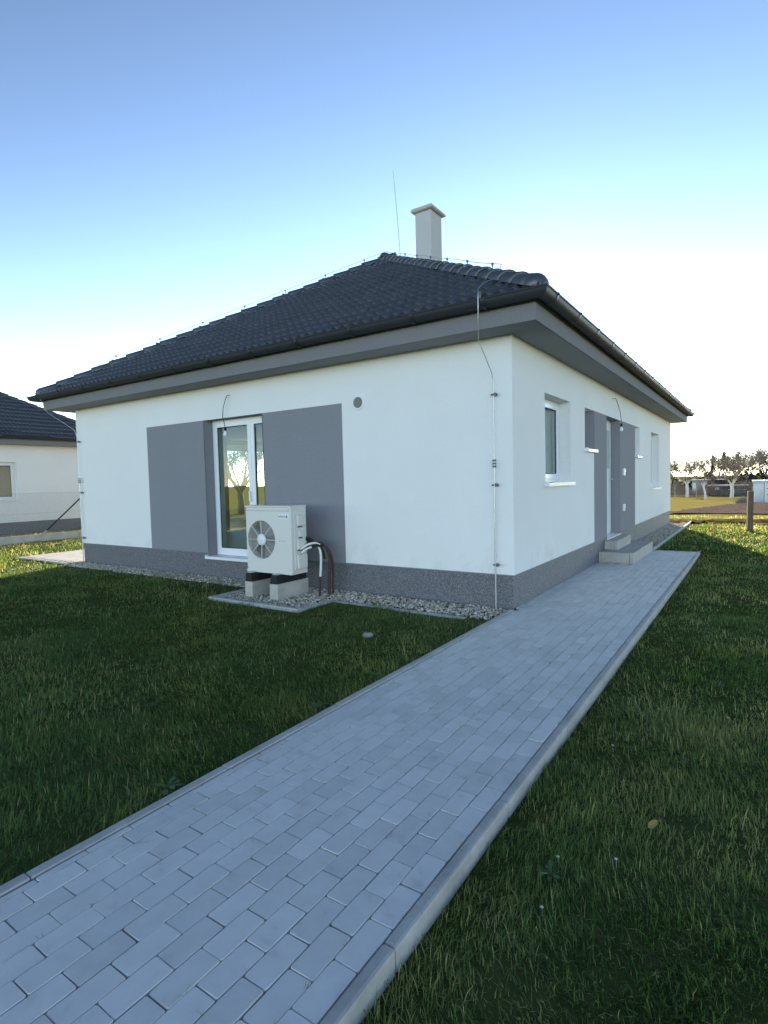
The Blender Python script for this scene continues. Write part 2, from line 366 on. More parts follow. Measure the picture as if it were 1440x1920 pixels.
for i, x, y in [(0, .05, .1), ]: pass
o = rest.build('paver', 'paver', path); tag(o, kind='stuff')
def kerb(name, a, b, z0=-.24, z1=.0, parent=path, lip=.008):
    a = (min(a[0], b[0]), min(a[1], b[1])), (max(a[0], b[0]), max(a[1], b[1]))
    jz = random.uniform(-.003, .003)
    return MB().box((a[0][0]+.0015, a[0][1]+.0015, z0), (a[1][0]-.0015, a[1][1]-.0015, z1+jz)).build(name, 'kerb', parent, bevel=lip)
y = -4.844
ky = [y+j for j in range(-4, 11)] + [PY1]
for p, q in zip(ky[:-1], ky[1:]): kerb('kerb_stone', (PX1-.053, p), (PX1, q), z1=.004, lip=.012)
y = -5.335
ky = [y+j for j in range(-3, 6)]+[-.04]
for p, q in zip(ky[:-1], ky[1:]): kerb('kerb_stone', (PX0-.004, p), (PX0+.054, q), z1=.006)
kerb('kerb_stone', (.575, PY1-.052), (PX1-.055, PY1), z1=.0)

# ------------------------------------------------------------------ house
house = tag(empty('house'), 'white rendered bungalow with dark tiled hip roof, chimney and grey painted panels', 'house')
Zp, Hs = .4066, 3.2215
def facade(name, kx, to3, u0, u1, z0, z1, ops, th=.40, parent=house, mk='render'):
    us = sorted({u0, u1, *[c for o_ in ops for c in o_[:2]]}); zs = sorted({z0, z1, *[c for o_ in ops for c in o_[2:4]]}); mb = MB()
    def op(i, j):
        if i < 0 or j < 0 or i >= len(us)-1 or j >= len(zs)-1: return None
        uc, zc = (us[i]+us[i+1])/2, (zs[j]+zs[j+1])/2
        return any(o_[0] < uc < o_[1] and o_[2] < zc < o_[3] for o_ in ops)
    for i in range(len(us)-1):
        for j in range(len(zs)-1):
            a, b, c, d = us[i], us[i+1], zs[j], zs[j+1]
            if not op(i, j):
                mb.quad(to3(a, 0, c), to3(b, 0, c), to3(b, 0, d), to3(a, 0, d)); mb.quad(to3(a, th, c), to3(b, th, c), to3(b, th, d), to3(a, th, d))
                for (di, dj, e) in ((-1, 0, ((a, c), (a, d))), (1, 0, ((b, c), (b, d))), (0, -1, ((a, c), (b, c))), (0, 1, ((a, d), (b, d)))):
                    q = op(i+di, j+dj)
                    if q or q is None: (p1, p2) = e; mb.quad(to3(p1[0], 0, p1[1]), to3(p2[0], 0, p2[1]), to3(p2[0], th, p2[1]), to3(p1[0], th, p1[1]))
    me = mb.mesh(name); bm = bmesh.new(); bm.from_mesh(me); bmesh.ops.remove_doubles(bm, verts=bm.verts, dist=1e-4); bmesh.ops.recalc_face_normals(bm, faces=bm.faces); bm.to_mesh(me); bm.free()
    return link(name, me, parent, [mk])
fA = lambda u, d, z: (u, d, z)              # front, d = depth into the wall
fB = lambda u, d, z: (-d, u, z)             # right side
fL = lambda u, d, z: (-HW+d, u, z)          # left side
fK = lambda u, d, z: (u, HL-d, z)           # back
PT = 2.672; WT = 2.69
FW = (-5.505, -4.10, .335, PT)
OPB = [(1.187, 2.405, 1.468, WT), (3.249, 3.86, 2.0, WT), (4.812, 5.986, .36, WT), (7.69, 8.272, 2.0, WT), (9.97, 11.36, 1.20, WT)]
OPL = [(3.42, 6.3, .42, 2.62)]
SD = .18
for nm, f3, u0, u1, ops in (('front', fA, -HW, 0, [FW]), ('right', fB, .0, HL, OPB), ('left', fL, .0, HL, OPL), ('back', fK, -HW, 0, [])):
    e = .4 if nm in ('right', 'left') else 0
    facade('wall', 0, f3, u0+(.4 if e else 0), u1-(.4 if e else 0), Zp if nm not in ('front', 'right') else Zp, Hs+.02, [(a, b, max(c, Zp), d) for a, b, c, d in ops], parent=house)
# render beads (slim drip edge above plinth)
pi = .025
def plinth_ring():
    mb = MB(); x0, x1, y0, y1 = -HW+pi, -pi, pi, HL-pi
    def seg(p, q): mb.quad((*p, -.3), (*q, -.3), (*q, Zp+.0005), (*p, Zp+.0005))
    # front plinth with a notch under the terrace door, right plinth with a notch under the front door
    mb.quad((x0, y0, -.3), (x1, y0, -.3), (x1, y0, .335), (x0, y0, .335))
    for a, b in ((x0, FW[0]), (FW[1], x1)): mb.quad((a, y0, .335), (b, y0, .335), (b, y0, Zp), (a, y0, Zp))
    mb.quad((x1, y0, -.3), (x1, y1, -.3), (x1, y1, .36), (x1, y0, .36))
    for a, b in ((y0, OPB[2][0]), (OPB[2][1], y1)): mb.quad((x1, a, .36), (x1, b, .36), (x1, b, Zp), (x1, a, Zp))
    seg((x1, y1), (x0, y1)); seg((x0, y1), (x0, y0)); return mb
plinth_ring().build('plinth', 'plinth', house)
mb = MB()   # underside of the render above the plinth, and reveals inside the notches
mb.box((-HW, 0.0, Zp-.012), (FW[0], pi+.01, Zp-.0005)).box((FW[1], 0.0, Zp-.012), (-.0, pi+.01, Zp-.0005)).box((-pi-.01, pi+.012, Zp-.012), (0, OPB[2][0], Zp-.0005)).box((-pi-.01, OPB[2][1], Zp-.012), (0, HL, Zp-.0005)).box((-HW, pi+.012, Zp-.012), (-HW+pi+.01, HL, Zp-.0005))
mb.build('render_base_profile', 'grey', house)  # dark grey colour paints in the thin shadow line below the render
# grey painted fields, 3 mm proud of the white render, wrapped into the reveals
g = .003
def field(a, b, z0, z1, f3): 
    mb = MB(); p = [f3(u, d, z) for u in (a, b) for d in (-g, .004) for z in (z0, z1)]
    mb.add(p, [(0,1,3,2),(4,6,7,5),(0,4,5,1),(2,3,7,6),(0,2,6,4),(1,5,7,3)]); return mb
def slab(f3, a, b, d0, d1, z0, z1, mb=None):
    mb = mb or MB(); p = [f3(u, d, z) for u in (a, b) for d in (d0, d1) for z in (z0, z1)]
    return mb.add(p, [(0,1,3,2),(4,6,7,5),(0,4,5,1),(2,3,7,6),(0,2,6,4),(1,5,7,3)])
p1 = field(-7.1435, FW[0]+.0, Zp-.0005, PT, fA); slab(fA, FW[0]-.01, FW[0]+g, -g, SD+.02, .338, PT-.001, p1); slab(fA, FW[0]+g, FW[1]-g, .004, SD+.02, PT-.003, PT+.02, p1)
p1.build('painted_panel', 'grey', house)
p2 = field(FW[1], -2.5132, Zp-.0005, PT, fA); slab(fA, FW[1]-g, FW[1]+.01, -g, SD+.02, .338, PT-.001, p2); p2.build('painted_panel', 'grey', house)
p3 = field(3.86, OPB[2][0], Zp-.0005, WT, fB); slab(fB, 3.86-g, 3.87, -g, SD+.02, 2.003, WT-.001, p3); slab(fB, OPB[2][0]-.01, OPB[2][0]+g, -g, SD+.02, .363, WT-.001, p3); p3.build('painted_panel', 'grey', house)
p4 = field(OPB[2][1], 7.69, Zp-.0005, WT, fB); slab(fB, OPB[2][1]-g, OPB[2][1]+.01, -g, SD+.02, .363, WT-.001, p4); slab(fB, OPB[2][0]+g, OPB[2][1]-g, .004, SD+.02, WT-.003, WT+.02, p4); p4.build('painted_panel', 'grey', house)
# windows
def leaf(fr, f3, a, b, z0, z1, d, wd=.075, th=.06, pane=True):
    mb = MB()
    slab(f3, a, a+wd, d, d+th, z0, z1, mb); slab(f3, b-wd, b, d, d+th, z0, z1, mb); slab(f3, a+wd, b-wd, d, d+th, z0, z0+wd, mb); slab(f3, a+wd, b-wd, d, d+th, z1-wd, z1, mb)
    mb.build('sash', 'pvc', fr, bevel=.006)
    if pane:
        slab(f3, a+wd-.004, b-wd+.004, d+.03, d+.034, z0+wd-.004, z1-wd+.004).build('pane', 'glass', fr)
        gk = MB()
        for q in ((a+wd-.001, a+wd+.010, z0+wd, z1-wd), (b-wd-.010, b-wd+.001, z0+wd, z1-wd), (a+wd+.01, b-wd-.01, z0+wd-.001, z0+wd+.010), (a+wd+.01, b-wd-.01, z1-wd-.010, z1-wd+.001)): slab(f3, q[0], q[1], d+.018, d+.03, q[2], q[3], gk)
        gk.build('gasket', 'rubber', fr)
def frame_only(name, f3, a, b, z0, z1, d=SD, wd=.06, parent=house):
    mb = MB(); th = .075
    slab(f3, a, a+wd, d, d+th, z0, z1, mb); slab(f3, b-wd, b, d, d+th, z0, z1, mb); slab(f3, a+wd, b-wd, d, d+th, z0, z0+wd, mb); slab(f3, a+wd, b-wd, d, d+th, z1-wd, z1, mb)
    return mb.build(name, 'pvc', parent, bevel=.004)
def sill(f3, a, b, z, parent, out=.06, d=SD):
    mb = MB(); slab(f3, a-.03, b+.03, -out, d, z-.006, z+.012, mb); slab(f3, a-.03, b+.03, -out-.004, -out+.004, z-.034, z+.013, mb); slab(f3, a-.034, a-.026, -out-.006, .004, z-.036, z+.030, mb); slab(f3, b+.026, b+.034, -out-.006, .004, z-.036, z+.030, mb)
    mb.build('sill', 'sill', parent)
def window(f3, o_, sillz=None, mull=None):
    a, b, z0, z1 = o_; w_ = frame_only('window', f3, a+.004, b-.004, z0+.015, z1-.004)
    if mull: leaf(w_, f3, a+.05, mull, z0+.065, z1-.05, SD-.015); leaf(w_, f3, mull+.004, b-.05, z0+.065, z1-.05, SD-.015)
    else: leaf(w_, f3, a+.05, b-.05, z0+.065, z1-.05, SD-.015)
    sill(f3, a, b, z0, w_)
    return w_
wn = window(fB, OPB[0])
slab(fB, OPB[0][0]+.02, OPB[0][1]-.02, .27, .275, OPB[0][2]+.02, OPB[0][3]-.02).build('roller_blind', 'curtain', wn)
window(fB, OPB[1]); window(fB, OPB[3])
wn = window(fB, OPB[4])
fd = window(fA, FW, mull=-4.555); fd.name = 'terrace_door'
hm = MB().box((-4.60, SD-.055, 1.28), (-4.572, SD-.016, 1.44)).box((-4.60, SD-.06, 1.41), (-4.572, SD-.04, 1.45)); hm.build('handle', 'pvc', fd, bevel=.004)
wl = window(fL, OPL[0], mull=5.35); wl.name = 'terrace_door'
# front door
a, b, z0, z1 = OPB[2]
fd = frame_only('front_door', fB, a+.004, b-.004, z0+.01, z1-.004, wd=.07)
mb = slab(fB, a+.06, b-.06, SD-.02, SD+.05, z0+.05, z1-.06); mb.build('door_leaf', 'pvc', fd, bevel=.006)
slab(fB, a+.2, b-.2, SD-.026, SD-.018, z0+1.35, z1-.22).build('pane', 'glass', fd)
hd = MB().tube([(-SD+.02, b-.12, 1.49), (-SD+.075, b-.12, 1.49), (-SD+.08, b-.25, 1.49)], .011, 8); hd.build('handle', 'steel', fd)
slab(fB, a, b, -.03, SD, .352, .372).build('threshold', 'sill', fd)
# interior room behind the terrace door
mb = MB(); mb.box((-HW+.39, .39, .30), (-3.6, 7.2, .405)); mb.build('floor', 'roomfloor', house)
mb = MB(); mb.box((-HW+.39, .39, 2.75), (-.39, HL-.39, 2.85)).box((-3.7, .39, .405), (-3.6, 7.2, 2.75)).box((-HW+.39, 7.1, .405), (-3.7, 7.2, 2.75)).box((-HW+.39, 3.05, .405), (-HW+.68, 3.46, 2.749)); mb.build('interior_wall', 'room', house)
# eaves
OV = .43; EZ0, EZ1 = Hs, 3.45
def ring_box(mb, o0, o1, z0, z1):
    x0, x1, y0, y1 = -HW-o1, o1, -o1, HL+o1; t_ = o1-o0
    mb.box((x0, y0, z0), (x1, y0+t_, z1)).box((x0, y1-t_, z0), (x1, y1, z1)).box((x0, y0+t_, z0), (x0+t_, y1-t_, z1)).box((x1-t_, y0+t_, z0), (x1, y1-t_, z1))
mb = MB(); ring_box(mb, -.05, OV-.004, EZ0, EZ0+.02); mb.build('soffit', 'soffit', house)
mb = MB(); ring_box(mb, OV-.02, OV, EZ0-.006, EZ1); mb.build('fascia', 'fascia', house)

# roof planes: eave rectangle and ridge
ER = .50; EZ = 3.505; RUN = HW/2+ER; SL = 3.16/RUN
def hip_roof(house, x0, x1, y0, y1, ez, keep_faces, nmax, name='roof'):
    """tiled hip roof over a rectangle; each front tile is its own object"""
    run = (x1-x0)/2; rise = SL*run; ang = math.atan(SL)
    A, B, Cc, D = Vector((x0, y0, ez)), Vector((x1, y0, ez)), Vector((x1, y1, ez)), Vector((x0, y1, ez))
    R1, R2 = Vector(((x0+x1)/2, y0+run, ez+rise)), Vector(((x0+x1)/2, y1-run, ez+rise))
    dk = MB(); dz = Vector((0, 0, -.03))
    dk.add([q+dz for q in (A, B, Cc, D, R1, R2)], [(0, 1, 4), (1, 2, 5, 4), (2, 3, 5), (3, 0, 4, 5)])
    dk.add([q+Vector((0, 0, -.06)) for q in (A, B, Cc, D)], [(3, 2, 1, 0)])
    roof = dk.build(name, 'seam', house)
    TW, TG = .30, .343
    # tile: double roll profile with raised lower edge
    us = [0, .03, .055, .075, .095, .12, .15, .18, .205, .225, .245, .27, .30]
    hs = [0, .004, .028, .042, .028, .004, 0, .004, .028, .042, .028, .004, 0]
    def tile():
        vs = [(u-.0, -.012, .036+h) for u, h in zip(us, hs)]+[(u, TG+.02, .002+h) for u, h in zip(us, hs)]+[(u, -.012, .006+h*.6) for u, h in zip(us, hs)]
        n = len(us); return vs, [(k, k+1, n+k+1, n+k) for k in range(n-1)]+[(2*n+k, 2*n+k+1, k+1, k) for k in range(n-1)]
    tv, tf = tile(); tme = bpy.data.meshes.new('roof_tile'); tme.from_pydata(tv, [], tf); tme.materials.append(M['tile'])
    tme.polygons.foreach_set('use_smooth', [True]*12+[False]*12)
    made = []
    stuffmb = MB()
    for face in range(4):
        P, Q = ((A, B), (B, Cc), (Cc, D), (D, A))[face]; wd = (Q-P).length; ux = (Q-P).normalized(); inn = Vector((0, 0, 1)).cross(ux)
        vy = (inn*math.cos(ang)+Vector((0, 0, math.sin(ang)))).normalized(); nz = ux.cross(vy)
        sl = run/math.cos(ang); top = wd-2*run
        mt = Matrix((ux.to_4d(), vy.to_4d(), nz.to_4d(), (0, 0, 0, 1))).transposed(); mt.translation = P; mt[3][0] = mt[3][1] = mt[3][2] = 0
        k = math.cos(ang)           # plan inset per unit slope length
        rows = int(sl/TG)+1
        for r in range(rows):
            v0 = r*TG
            for c in range(-1, int(wd/TW)+2):
                u0 = c*TW+(wd % TW)/2-.15
                lo = v0*k; hi_ = wd-v0*k
                if u0+TW < lo or u0 > hi_: continue
                vt = (v0+TG+.02)*k
                cut = u0 < vt or u0+TW > wd-vt or v0+TG > sl
                loc = Matrix.Translation((u0, v0, 0))
                jit = Matrix.Translation((0, random.uniform(-.004, .004), random.uniform(-.002, .003)))
                made.append((face, mt, loc, jit, cut, wd, sl, k))
    keep = [t_ for t_ in made if t_[0] in keep_faces]
    keep.sort(key=lambda t_: ((t_[1] @ (t_[2] @ Vector((.15, .17, 0)))) - CAM).length)
    vis_ids = set(id(t_) for t_ in keep[:nmax])
    for t_ in made:
        face, mt, loc, jit, cut, wd, sl, k = t_; me = tme; vs = tv; fs = tf
        if cut:
            bm = bmesh.new(); bm.from_mesh(tme); bmesh.ops.transform(bm, matrix=loc, verts=bm.verts)
            dirl = Vector((k, 1, 0)).normalized(); nl = Vector((-1, k, 0)).normalized(); nr = Vector((1, k, 0)).normalized()
            for co, no in ((Vector((0, 0, 0)), nl), (Vector((wd, 0, 0)), nr), (Vector((0, sl, 0)), Vector((0, 1, 0)))):
                bmesh.ops.bisect_plane(bm, geom=bm.verts[:]+bm.edges[:]+bm.faces[:], plane_co=co, plane_no=no, clear_outer=True)
            if len(bm.faces) < 3: bm.free(); continue
            bmesh.ops.transform(bm, matrix=loc.inverted(), verts=bm.verts)
            me = bpy.data.meshes.new('roof_tile'); bm.to_mesh(me); bm.free(); 
            if not me.materials: me.materials.append(M['tile'])
            vs = [tuple(q.co) for q in me.vertices]; fs = [tuple(p.vertices) for p in me.polygons]
        if id(t_) in vis_ids:
            o = link('roof_tile', me, roof); o.matrix_local = mt @ loc @ jit
        else:
            full = mt @ loc; stuffmb.add([full @ Vector(q) for q in vs], fs, True)
    if stuffmb.v: tag(stuffmb.build('roof_tile', 'tile', roof), kind='stuff')
    # half round caps along hips and ridge
    capm = []
    n = 10
    def cap(closed):
        mb = MB(); rows = [(0, .135, .0), (0, .135, .03), (.42, .108, .022)]
        vs = []
        for (l_, r_, dz_) in rows:
            rr = r_ if dz_ or l_ else r_-.03
            for kk in range(n+1):
                a = math.pi*kk/n; vs.append((rr*math.cos(a)*1.05, l_, rr*math.sin(a)*.92-.045+(dz_ if dz_ else .03)))
        mb.add(vs, [(i*(n+1)+kk, i*(n+1)+kk+1, (i+1)*(n+1)+kk+1, (i+1)*(n+1)+kk) for i in (0, 1) for kk in range(n)], True)
        if closed:
            b_ = [(1.05*.135*math.cos(math.pi*kk/n)*math.cos(ph), -.11*math.sin(ph), (.135*.92*math.sin(math.pi*kk/n)*math.cos(ph))-.015) for ph in (0, .5, 1.0, 1.5) for kk in range(n+1)]
            mb.add(b_, [(i*(n+1)+kk, (i+1)*(n+1)+kk, (i+1)*(n+1)+kk+1, i*(n+1)+kk+1) for i in range(3) for kk in range(n)], True)
        me = mb.mesh('ridge_tile'); bm = bmesh.new(); bm.from_mesh(me); bmesh.ops.recalc_face_normals(bm, faces=bm.faces); bm.to_mesh(me); bm.free(); me.materials.append(M['tile']); return me
    cm, cc = cap(False), cap(True)
    def caps_on(p, q, lift=.03):
        d = q-p; ln = d.length; d.normalize(); x = d.cross(Vector((0, 0, 1))).normalized(); zz = x.cross(d)
        cnt = int(ln/.375)
        for i in range(cnt+1):
            if i*.375 > ln-.1: break
            pt = p+d*(i*.375)+zz*lift
            m4 = Matrix((x.to_4d(), d.to_4d(), zz.to_4d(), (0, 0, 0, 1))).transposed(); m4[3][0] = m4[3][1] = m4[3][2] = 0; m4.translation = pt+zz*random.uniform(-.004, .004)
            o = link('ridge_tile', cc if i == 0 else cm, roof); o.matrix_local = m4 @ Matrix.Rotation(random.gauss(0, .012), 4, 'Z')
    for p, q in ((B, R1), (A, R1), (Cc, R2), (D, R2)): caps_on(p+(q-p).normalized()*.10, q)
    caps_on(R1-Vector((0, .1, 0)), R2+Vector((0, .2, 0)), .035)
    return roof, (A, B, Cc, D, R1, R2)
roof, (RA, RB, RC, RD, R1, R2) = hip_roof(house, -HW-ER, ER, -ER, HL+ER, EZ, (0,), 298)
# gutter: half round channel swept round the eaves
def gutter(parent, x0, x1, y0, y1, z, r=.084, sides=(0, 1, 2, 3), step=.9):
    prof = [(r*math.cos(a), r*math.sin(a)) for a in [math.pi+math.pi*i/10 for i in range(11)]]
    bead = [(r+.012*math.cos(a), .004+.012*math.sin(a)) for a in [2*math.pi*i/6 for i in range(6)]]
    mb = MB()
    c4 = [Vector((x0, y0, z)), Vector((x1, y0, z)), Vector((x1, y1, z)), Vector((x0, y1, z))]
    dg = [Vector((-1, -1, 0)), Vector((1, -1, 0)), Vector((1, 1, 0)), Vector((-1, 1, 0))]
    for s in sides:
        for pr_, closed, thick in ((prof, False, 0), ([(p*.94, q*.94) for p, q in prof], False, 0), (bead, True, 0)):
            vs = []
            for cidx in (s, (s+1) % 4):
                for p, q in pr_: vs.append(c4[cidx]+dg[cidx]*p+Vector((0, 0, q)))
            n = len(pr_); mb.add(vs, [(k, (k+1) % n, n+(k+1) % n, n+k) for k in range(n if closed else n-1)], True)
    gt = mb.build('gutter', 'gutter', parent)
    for s in sides[:2]:
        p, q = c4[s], c4[(s+1) % 4]; ln = (q-p).length; d = (q-p).normalized(); o_ = d.cross(Vector((0, 0, 1)))
        i = .28
        while i < ln-.1:
            bk = MB(); pt = p+d*i
            vs = []
            for w_ in (-.021, .021):
                for a in [math.pi*.92+math.pi*1.12*t_/10 for t_ in range(11)]: vs.append(pt+d*w_+o_*((r+.011)*math.cos(a))+Vector((0, 0, (r+.011)*math.sin(a))))
            bk.add(vs, [(t_, t_+1, 12+t_, 11+t_) for t_ in range(10)], True)
            bk.tube([pt+o_*(r*1.0)+Vector((0, 0, .016)), pt+o_*(r+.016)+Vector((0, 0, .008)), pt+o_*(r+.012)+Vector((0, 0, -.012))], .007, 5)
            bk.build('gutter_bracket', 'seam', gt)
            i += step
    return gt
GO = OV+.098; GZ = 3.487
gt = gutter(house, -HW-GO-.10, GO, -GO, HL+GO, GZ)
# downpipe at the left front corner
MB().tube([(-HW-GO, .35, GZ-.06), (-HW-GO, .35, GZ-.2), (-HW-.12, .02+.16, 3.02), (-HW-.07, .16, 2.92), (-HW-.07, .16, .05)], .045, 10).build('downpipe', 'gutter', house)
# chimney
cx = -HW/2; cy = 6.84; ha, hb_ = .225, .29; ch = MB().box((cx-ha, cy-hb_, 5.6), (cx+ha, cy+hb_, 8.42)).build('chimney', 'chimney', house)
cp = MB(); pv = [(cx+sx_*(ha+o_), cy+sy_*(hb_+o_), zz) for (o_, zz) in ((.05, 8.42), (.085, 8.44), (.085, 8.49), (.05, 8.53), (-.19, 8.56)) for sx_, sy_ in ((-1,-1),(1,-1),(1,1),(-1,1))]
cp.add(pv, [(i*4+k, i*4+(k+1) % 4, (i+1)*4+(k+1) % 4, (i+1)*4+k) for i in range(4) for k in range(4)]+[(3, 2, 1, 0), (16, 17, 18, 19)]); cp.build('chimney_cap', 'block', ch)
MB().box((cx-ha-.012, cy-hb_-.012, 6.3), (cx+ha+.012, cy+hb_+.012, 6.98)).build('flashing', 'gutter', ch)
MB().lathe((cx, cy, 8.55), [(.085, 0), (.085, .06), (.07, .06), (.07, -.02)], 14).build('flue', 'clamp', ch)
# round vent grille
vx, vz = -2.2195, 2.6534
vt = MB().lathe((vx, -.012, vz), [(.0005, -.0), (.07, 0), (.078, -.004), (.098, -.004), (.105, .004), (.105, .014)], 28, 'y').build('vent', 'pvc', house)
gm = MB()
for i in range(-6, 7):
    hh = math.sqrt(max(0, .074**2-(i*.0115)**2)); gm.box((vx-hh, -.0225, vz+i*.0115-.0028), (vx+hh, -.0165, vz+i*.0115+.0028)); gm.box((vx+i*.0115-.0028, -.021, vz-hh), (vx+i*.0115+.0028, -.0155, vz+hh))
gm.build('grille', 'fan', vt); MB().disc((vx, -.0122, vz), (0, -1, 0), .076, .003, 24).build('vent_opening', 'hpdark', vt)
# outlets by the front door
for (yy, zz) in ((6.30, 1.634), (6.31, .885)):
    s_ = MB().box((0, yy-.04, zz-.075), (.045, yy+.04, zz+.075)).build('socket', 'pvc', house, bevel=.008)
    MB().box((.044, yy-.028, zz-.005), (.052, yy+.028, zz+.055)).build('cover', 'pvc', s_, bevel=.004)
# lightning conductor
lc = empty('lightning_conductor', (0, 0, 0), house)
def up_hip(p, q, t_, h): return p+(q-p).normalized()*t_+Vector((0, 0, h))
hr = (R1-RB).length; hd_ = (R1-RB).normalized()
wire = [up_hip(RB, R1, 1.05, .20)]+[up_hip(RB, R1, 1.05+i*(hr-1.05)/8, .20-.015*(i % 2)) for i in range(1, 9)]+[R2+Vector((0, 0, .2))]
MB().tube(wire, .0045, 6).build('conductor_wire', 'steel', lc)
wireL = [up_hip(RA, R1, 1.2, .12), up_hip(RA, R1, 1.45, .18)]+[up_hip(RA, R1, 1.45+i*(hr-1.45)/8, .21) for i in range(1, 9)]
MB().tube(wireL, .0045, 6).build('conductor_wire', 'steel', lc)
dn = [up_hip(RB, R1, 1.05, .20), (-.166, 0, 3.91), (-.205, -.115, 3.845), (-.25, -.20, 3.80), (-.235, -.36, 3.70), (-.129, -.625, 3.60), (-.129, -.632, 3.50), (-.14, -.615, 3.06), (-.222, -.07, 2.80), (-.21, -.055, 2.70), (-.212, -.055, 1.72)]
MB().tube(dn, .005, 6).build('conductor_wire', 'steel', lc)
MB().tube([(-.212, -.055, 1.74), (-.214, -.055, -.05)], .009, 8).build('ground_rod', 'steel', lc)
MB().tube([(-9.50, -.055, 1.74), (-9.52, -.055, -.05)], .009, 8).build('ground_rod', 'steel', lc)
MB().tube([(-9.55, -.58, 3.72), (-9.88, -.60, 3.70), (-9.89, -.60, 3.48), (-9.87, -.46, 3.16), (-9.60, -.06, 2.80), (-9.50, -.055, 2.6), (-9.50, -.055, 1.74)], .005, 6).build('conductor_wire', 'steel', lc)
for x0, dx in ((-.212, .022), (-9.50, .03)):
    for zz in (2.545, 1.48, .525):
        MB().tube([(x0-.03, -.055, zz), (x0+.05, -.055, zz)], .010, 6).disc((x0+dx, -.062, zz), (0, 1, 0), .022, .03, 10).tube([(x0+dx, -.05, zz), (x0+dx, .01, zz)], .007, 6).build('clamp', 'clamp', lc)
    for zz in (1.77, 1.735, 1.70): MB().box((x0-.016, -.08, zz-.011), (x0+.018, -.035, zz+.011)).build('clamp', 'clamp', lc, bevel=.005)
for pts, dz_, a, b in ((RB, .195, 1.35, hr), (RA, .21, 1.7, hr)):
    t_ = a
    while t_ < b:
        q = up_hip(pts, R1, t_, 0); MB().tube([q+Vector((0, 0, .10)), q+Vector((0, 0, dz_))], .007, 5).box(q+Vector((-.012, -.012, dz_-.022)), q+Vector((.012, .012, dz_+.010))).box(q+Vector((-.014, -.10, .06)), q+Vector((.014, .02, .115))).build('clamp', 'clamp', lc); t_ += .98
MB().box((-.15, -.60, 3.49), (-.108, -.58, 3.57)).build('clamp', 'clamp', lc)
MB().tube([(-4.47, 4.85, 6.6), (-4.505, 4.80, 7.6), (-4.55, 4.74, 8.56)], [.011, .009, .005], 6).build('air_terminal', 'steel', lc)

# ------------------------------------------------------------------ hanging bulbs on bare cables
def bulb(x, y, z0, pts, label):
    t_ = tag(empty('hanging_bulb', pts[0]), label, 'light bulb', 'bare bulbs hanging from wall cables'); o_ = Vector(pts[0])
    loc = lambda p: Vector(p)-o_
    MB().tube([loc(p) for p in pts], .006, 6).build('cable', 'cable', t_)
    e = loc(pts[-1]); MB().lathe(e, [(.001, .012), (.020, .010), (.022, -.05), (.001, -.052)], 12).build('lamp_holder', 'rubber', t_)
    MB().lathe(e, [(.017, -.052), (.019, -.07), (.033, -.10), (.030, -.128), (.015, -.143), (.001, -.146)], 14).build('bulb', 'bulb', t_)
bulb(0, 0, 0, [(-4.83, .0, 3.03), (-4.835, -.05, 3.02), (-4.86, -.075, 2.93), (-4.905, -.08, 2.82), (-4.925, -.08, 2.68), (-4.90, -.075, 2.58), (-4.885, -.07, 2.50)], 'bare bulb hanging on a grey cable in front of the glazed terrace door')
bulb(0, 0, 0, [(.0, 5.30, 3.06), (.06, 5.33, 3.05), (.09, 5.42, 2.93), (.10, 5.55, 2.80), (.10, 5.64, 2.68), (.10, 5.66, 2.58)], 'bare bulb hanging on a grey cable above the white front door')

# ------------------------------------------------------------------ concrete steps
st = tag(empty('concrete_steps', (0, 4.25, 0)), 'two tier grey concrete block steps below the front door', 'steps')
def stp(name, a, b, mk='step', bev=.006): return MB().box((a[0], a[1]-4.25, a[2]), (b[0], b[1]-4.25, b[2])).build(name, mk, st, bevel=bev)
stp('kerb_stone', (.505, 4.25, -.02), (.57, 5.345, .19)); stp('kerb_stone', (.505, 5.35, -.02), (.57, 6.36, .187))
stp('kerb_stone', (-.02, 4.25, -.02), (.02, 4.30, .19)); stp('riser', (.022, 4.262, -.02), (.50, 4.31, .186)); stp('tread', (-.02, 4.312, -.02), (.502, 6.36, .178), bev=.004)
stp('kerb_stone', (.155, 4.72, .176), (.215, 5.98, .352)); stp('kerb_stone', (-.02, 4.72, .176), (.10, 4.775, .346)); stp('tread', (-.02, 4.78, .176), (.152, 5.98, .345), bev=.004)
stp('riser', (.102, 4.725, .176), (.152, 4.777, .344))

# ------------------------------------------------------------------ gravel strips
def gravel(name, rects, dens, label, parent=None, zf=lambda x, y: -.028):
    ico = bmesh.new(); bmesh.ops.create_icosphere(ico, subdivisions=1, radius=1); bv = np.array([q.co[:] for q in ico.verts]); bf = np.array([[q.index for q in f.verts] for f in ico.faces]); ico.free()
    Vs, Fs = [], []; b = 0
    for (x0, x1, y0, y1) in rects:
        n = int((x1-x0)*(y1-y0)*dens)
        for i in range(n):
            x, y = RNG.uniform(x0, x1), RNG.uniform(y0, y1)
            s = RNG.uniform(.009, .019); sc = s*np.array([RNG.uniform(.8, 1.35), RNG.uniform(.7, 1.1), RNG.uniform(.5, .85)])
            v = bv*(1+RNG.normal(0, .13, (12, 1)))*sc; a, c_ = RNG.uniform(0, 6.28), RNG.uniform(-.7, .7)
            Rz = np.array([[math.cos(a), -math.sin(a), 0], [math.sin(a), math.cos(a), 0], [0, 0, 1]]); Rx = np.array([[1, 0, 0], [0, math.cos(c_), -math.sin(c_)], [0, math.sin(c_), math.cos(c_)]])
            v = v @ (Rz @ Rx).T + np.array([x, y, zf(x, y)+RNG.uniform(0, .022)]); Vs.append(v); Fs.append(bf+b); b += 12
    o = np_mesh(name, np.concatenate(Vs), np.concatenate(Fs), 'gravel', parent); tag(o, label, kind='stuff'); return o
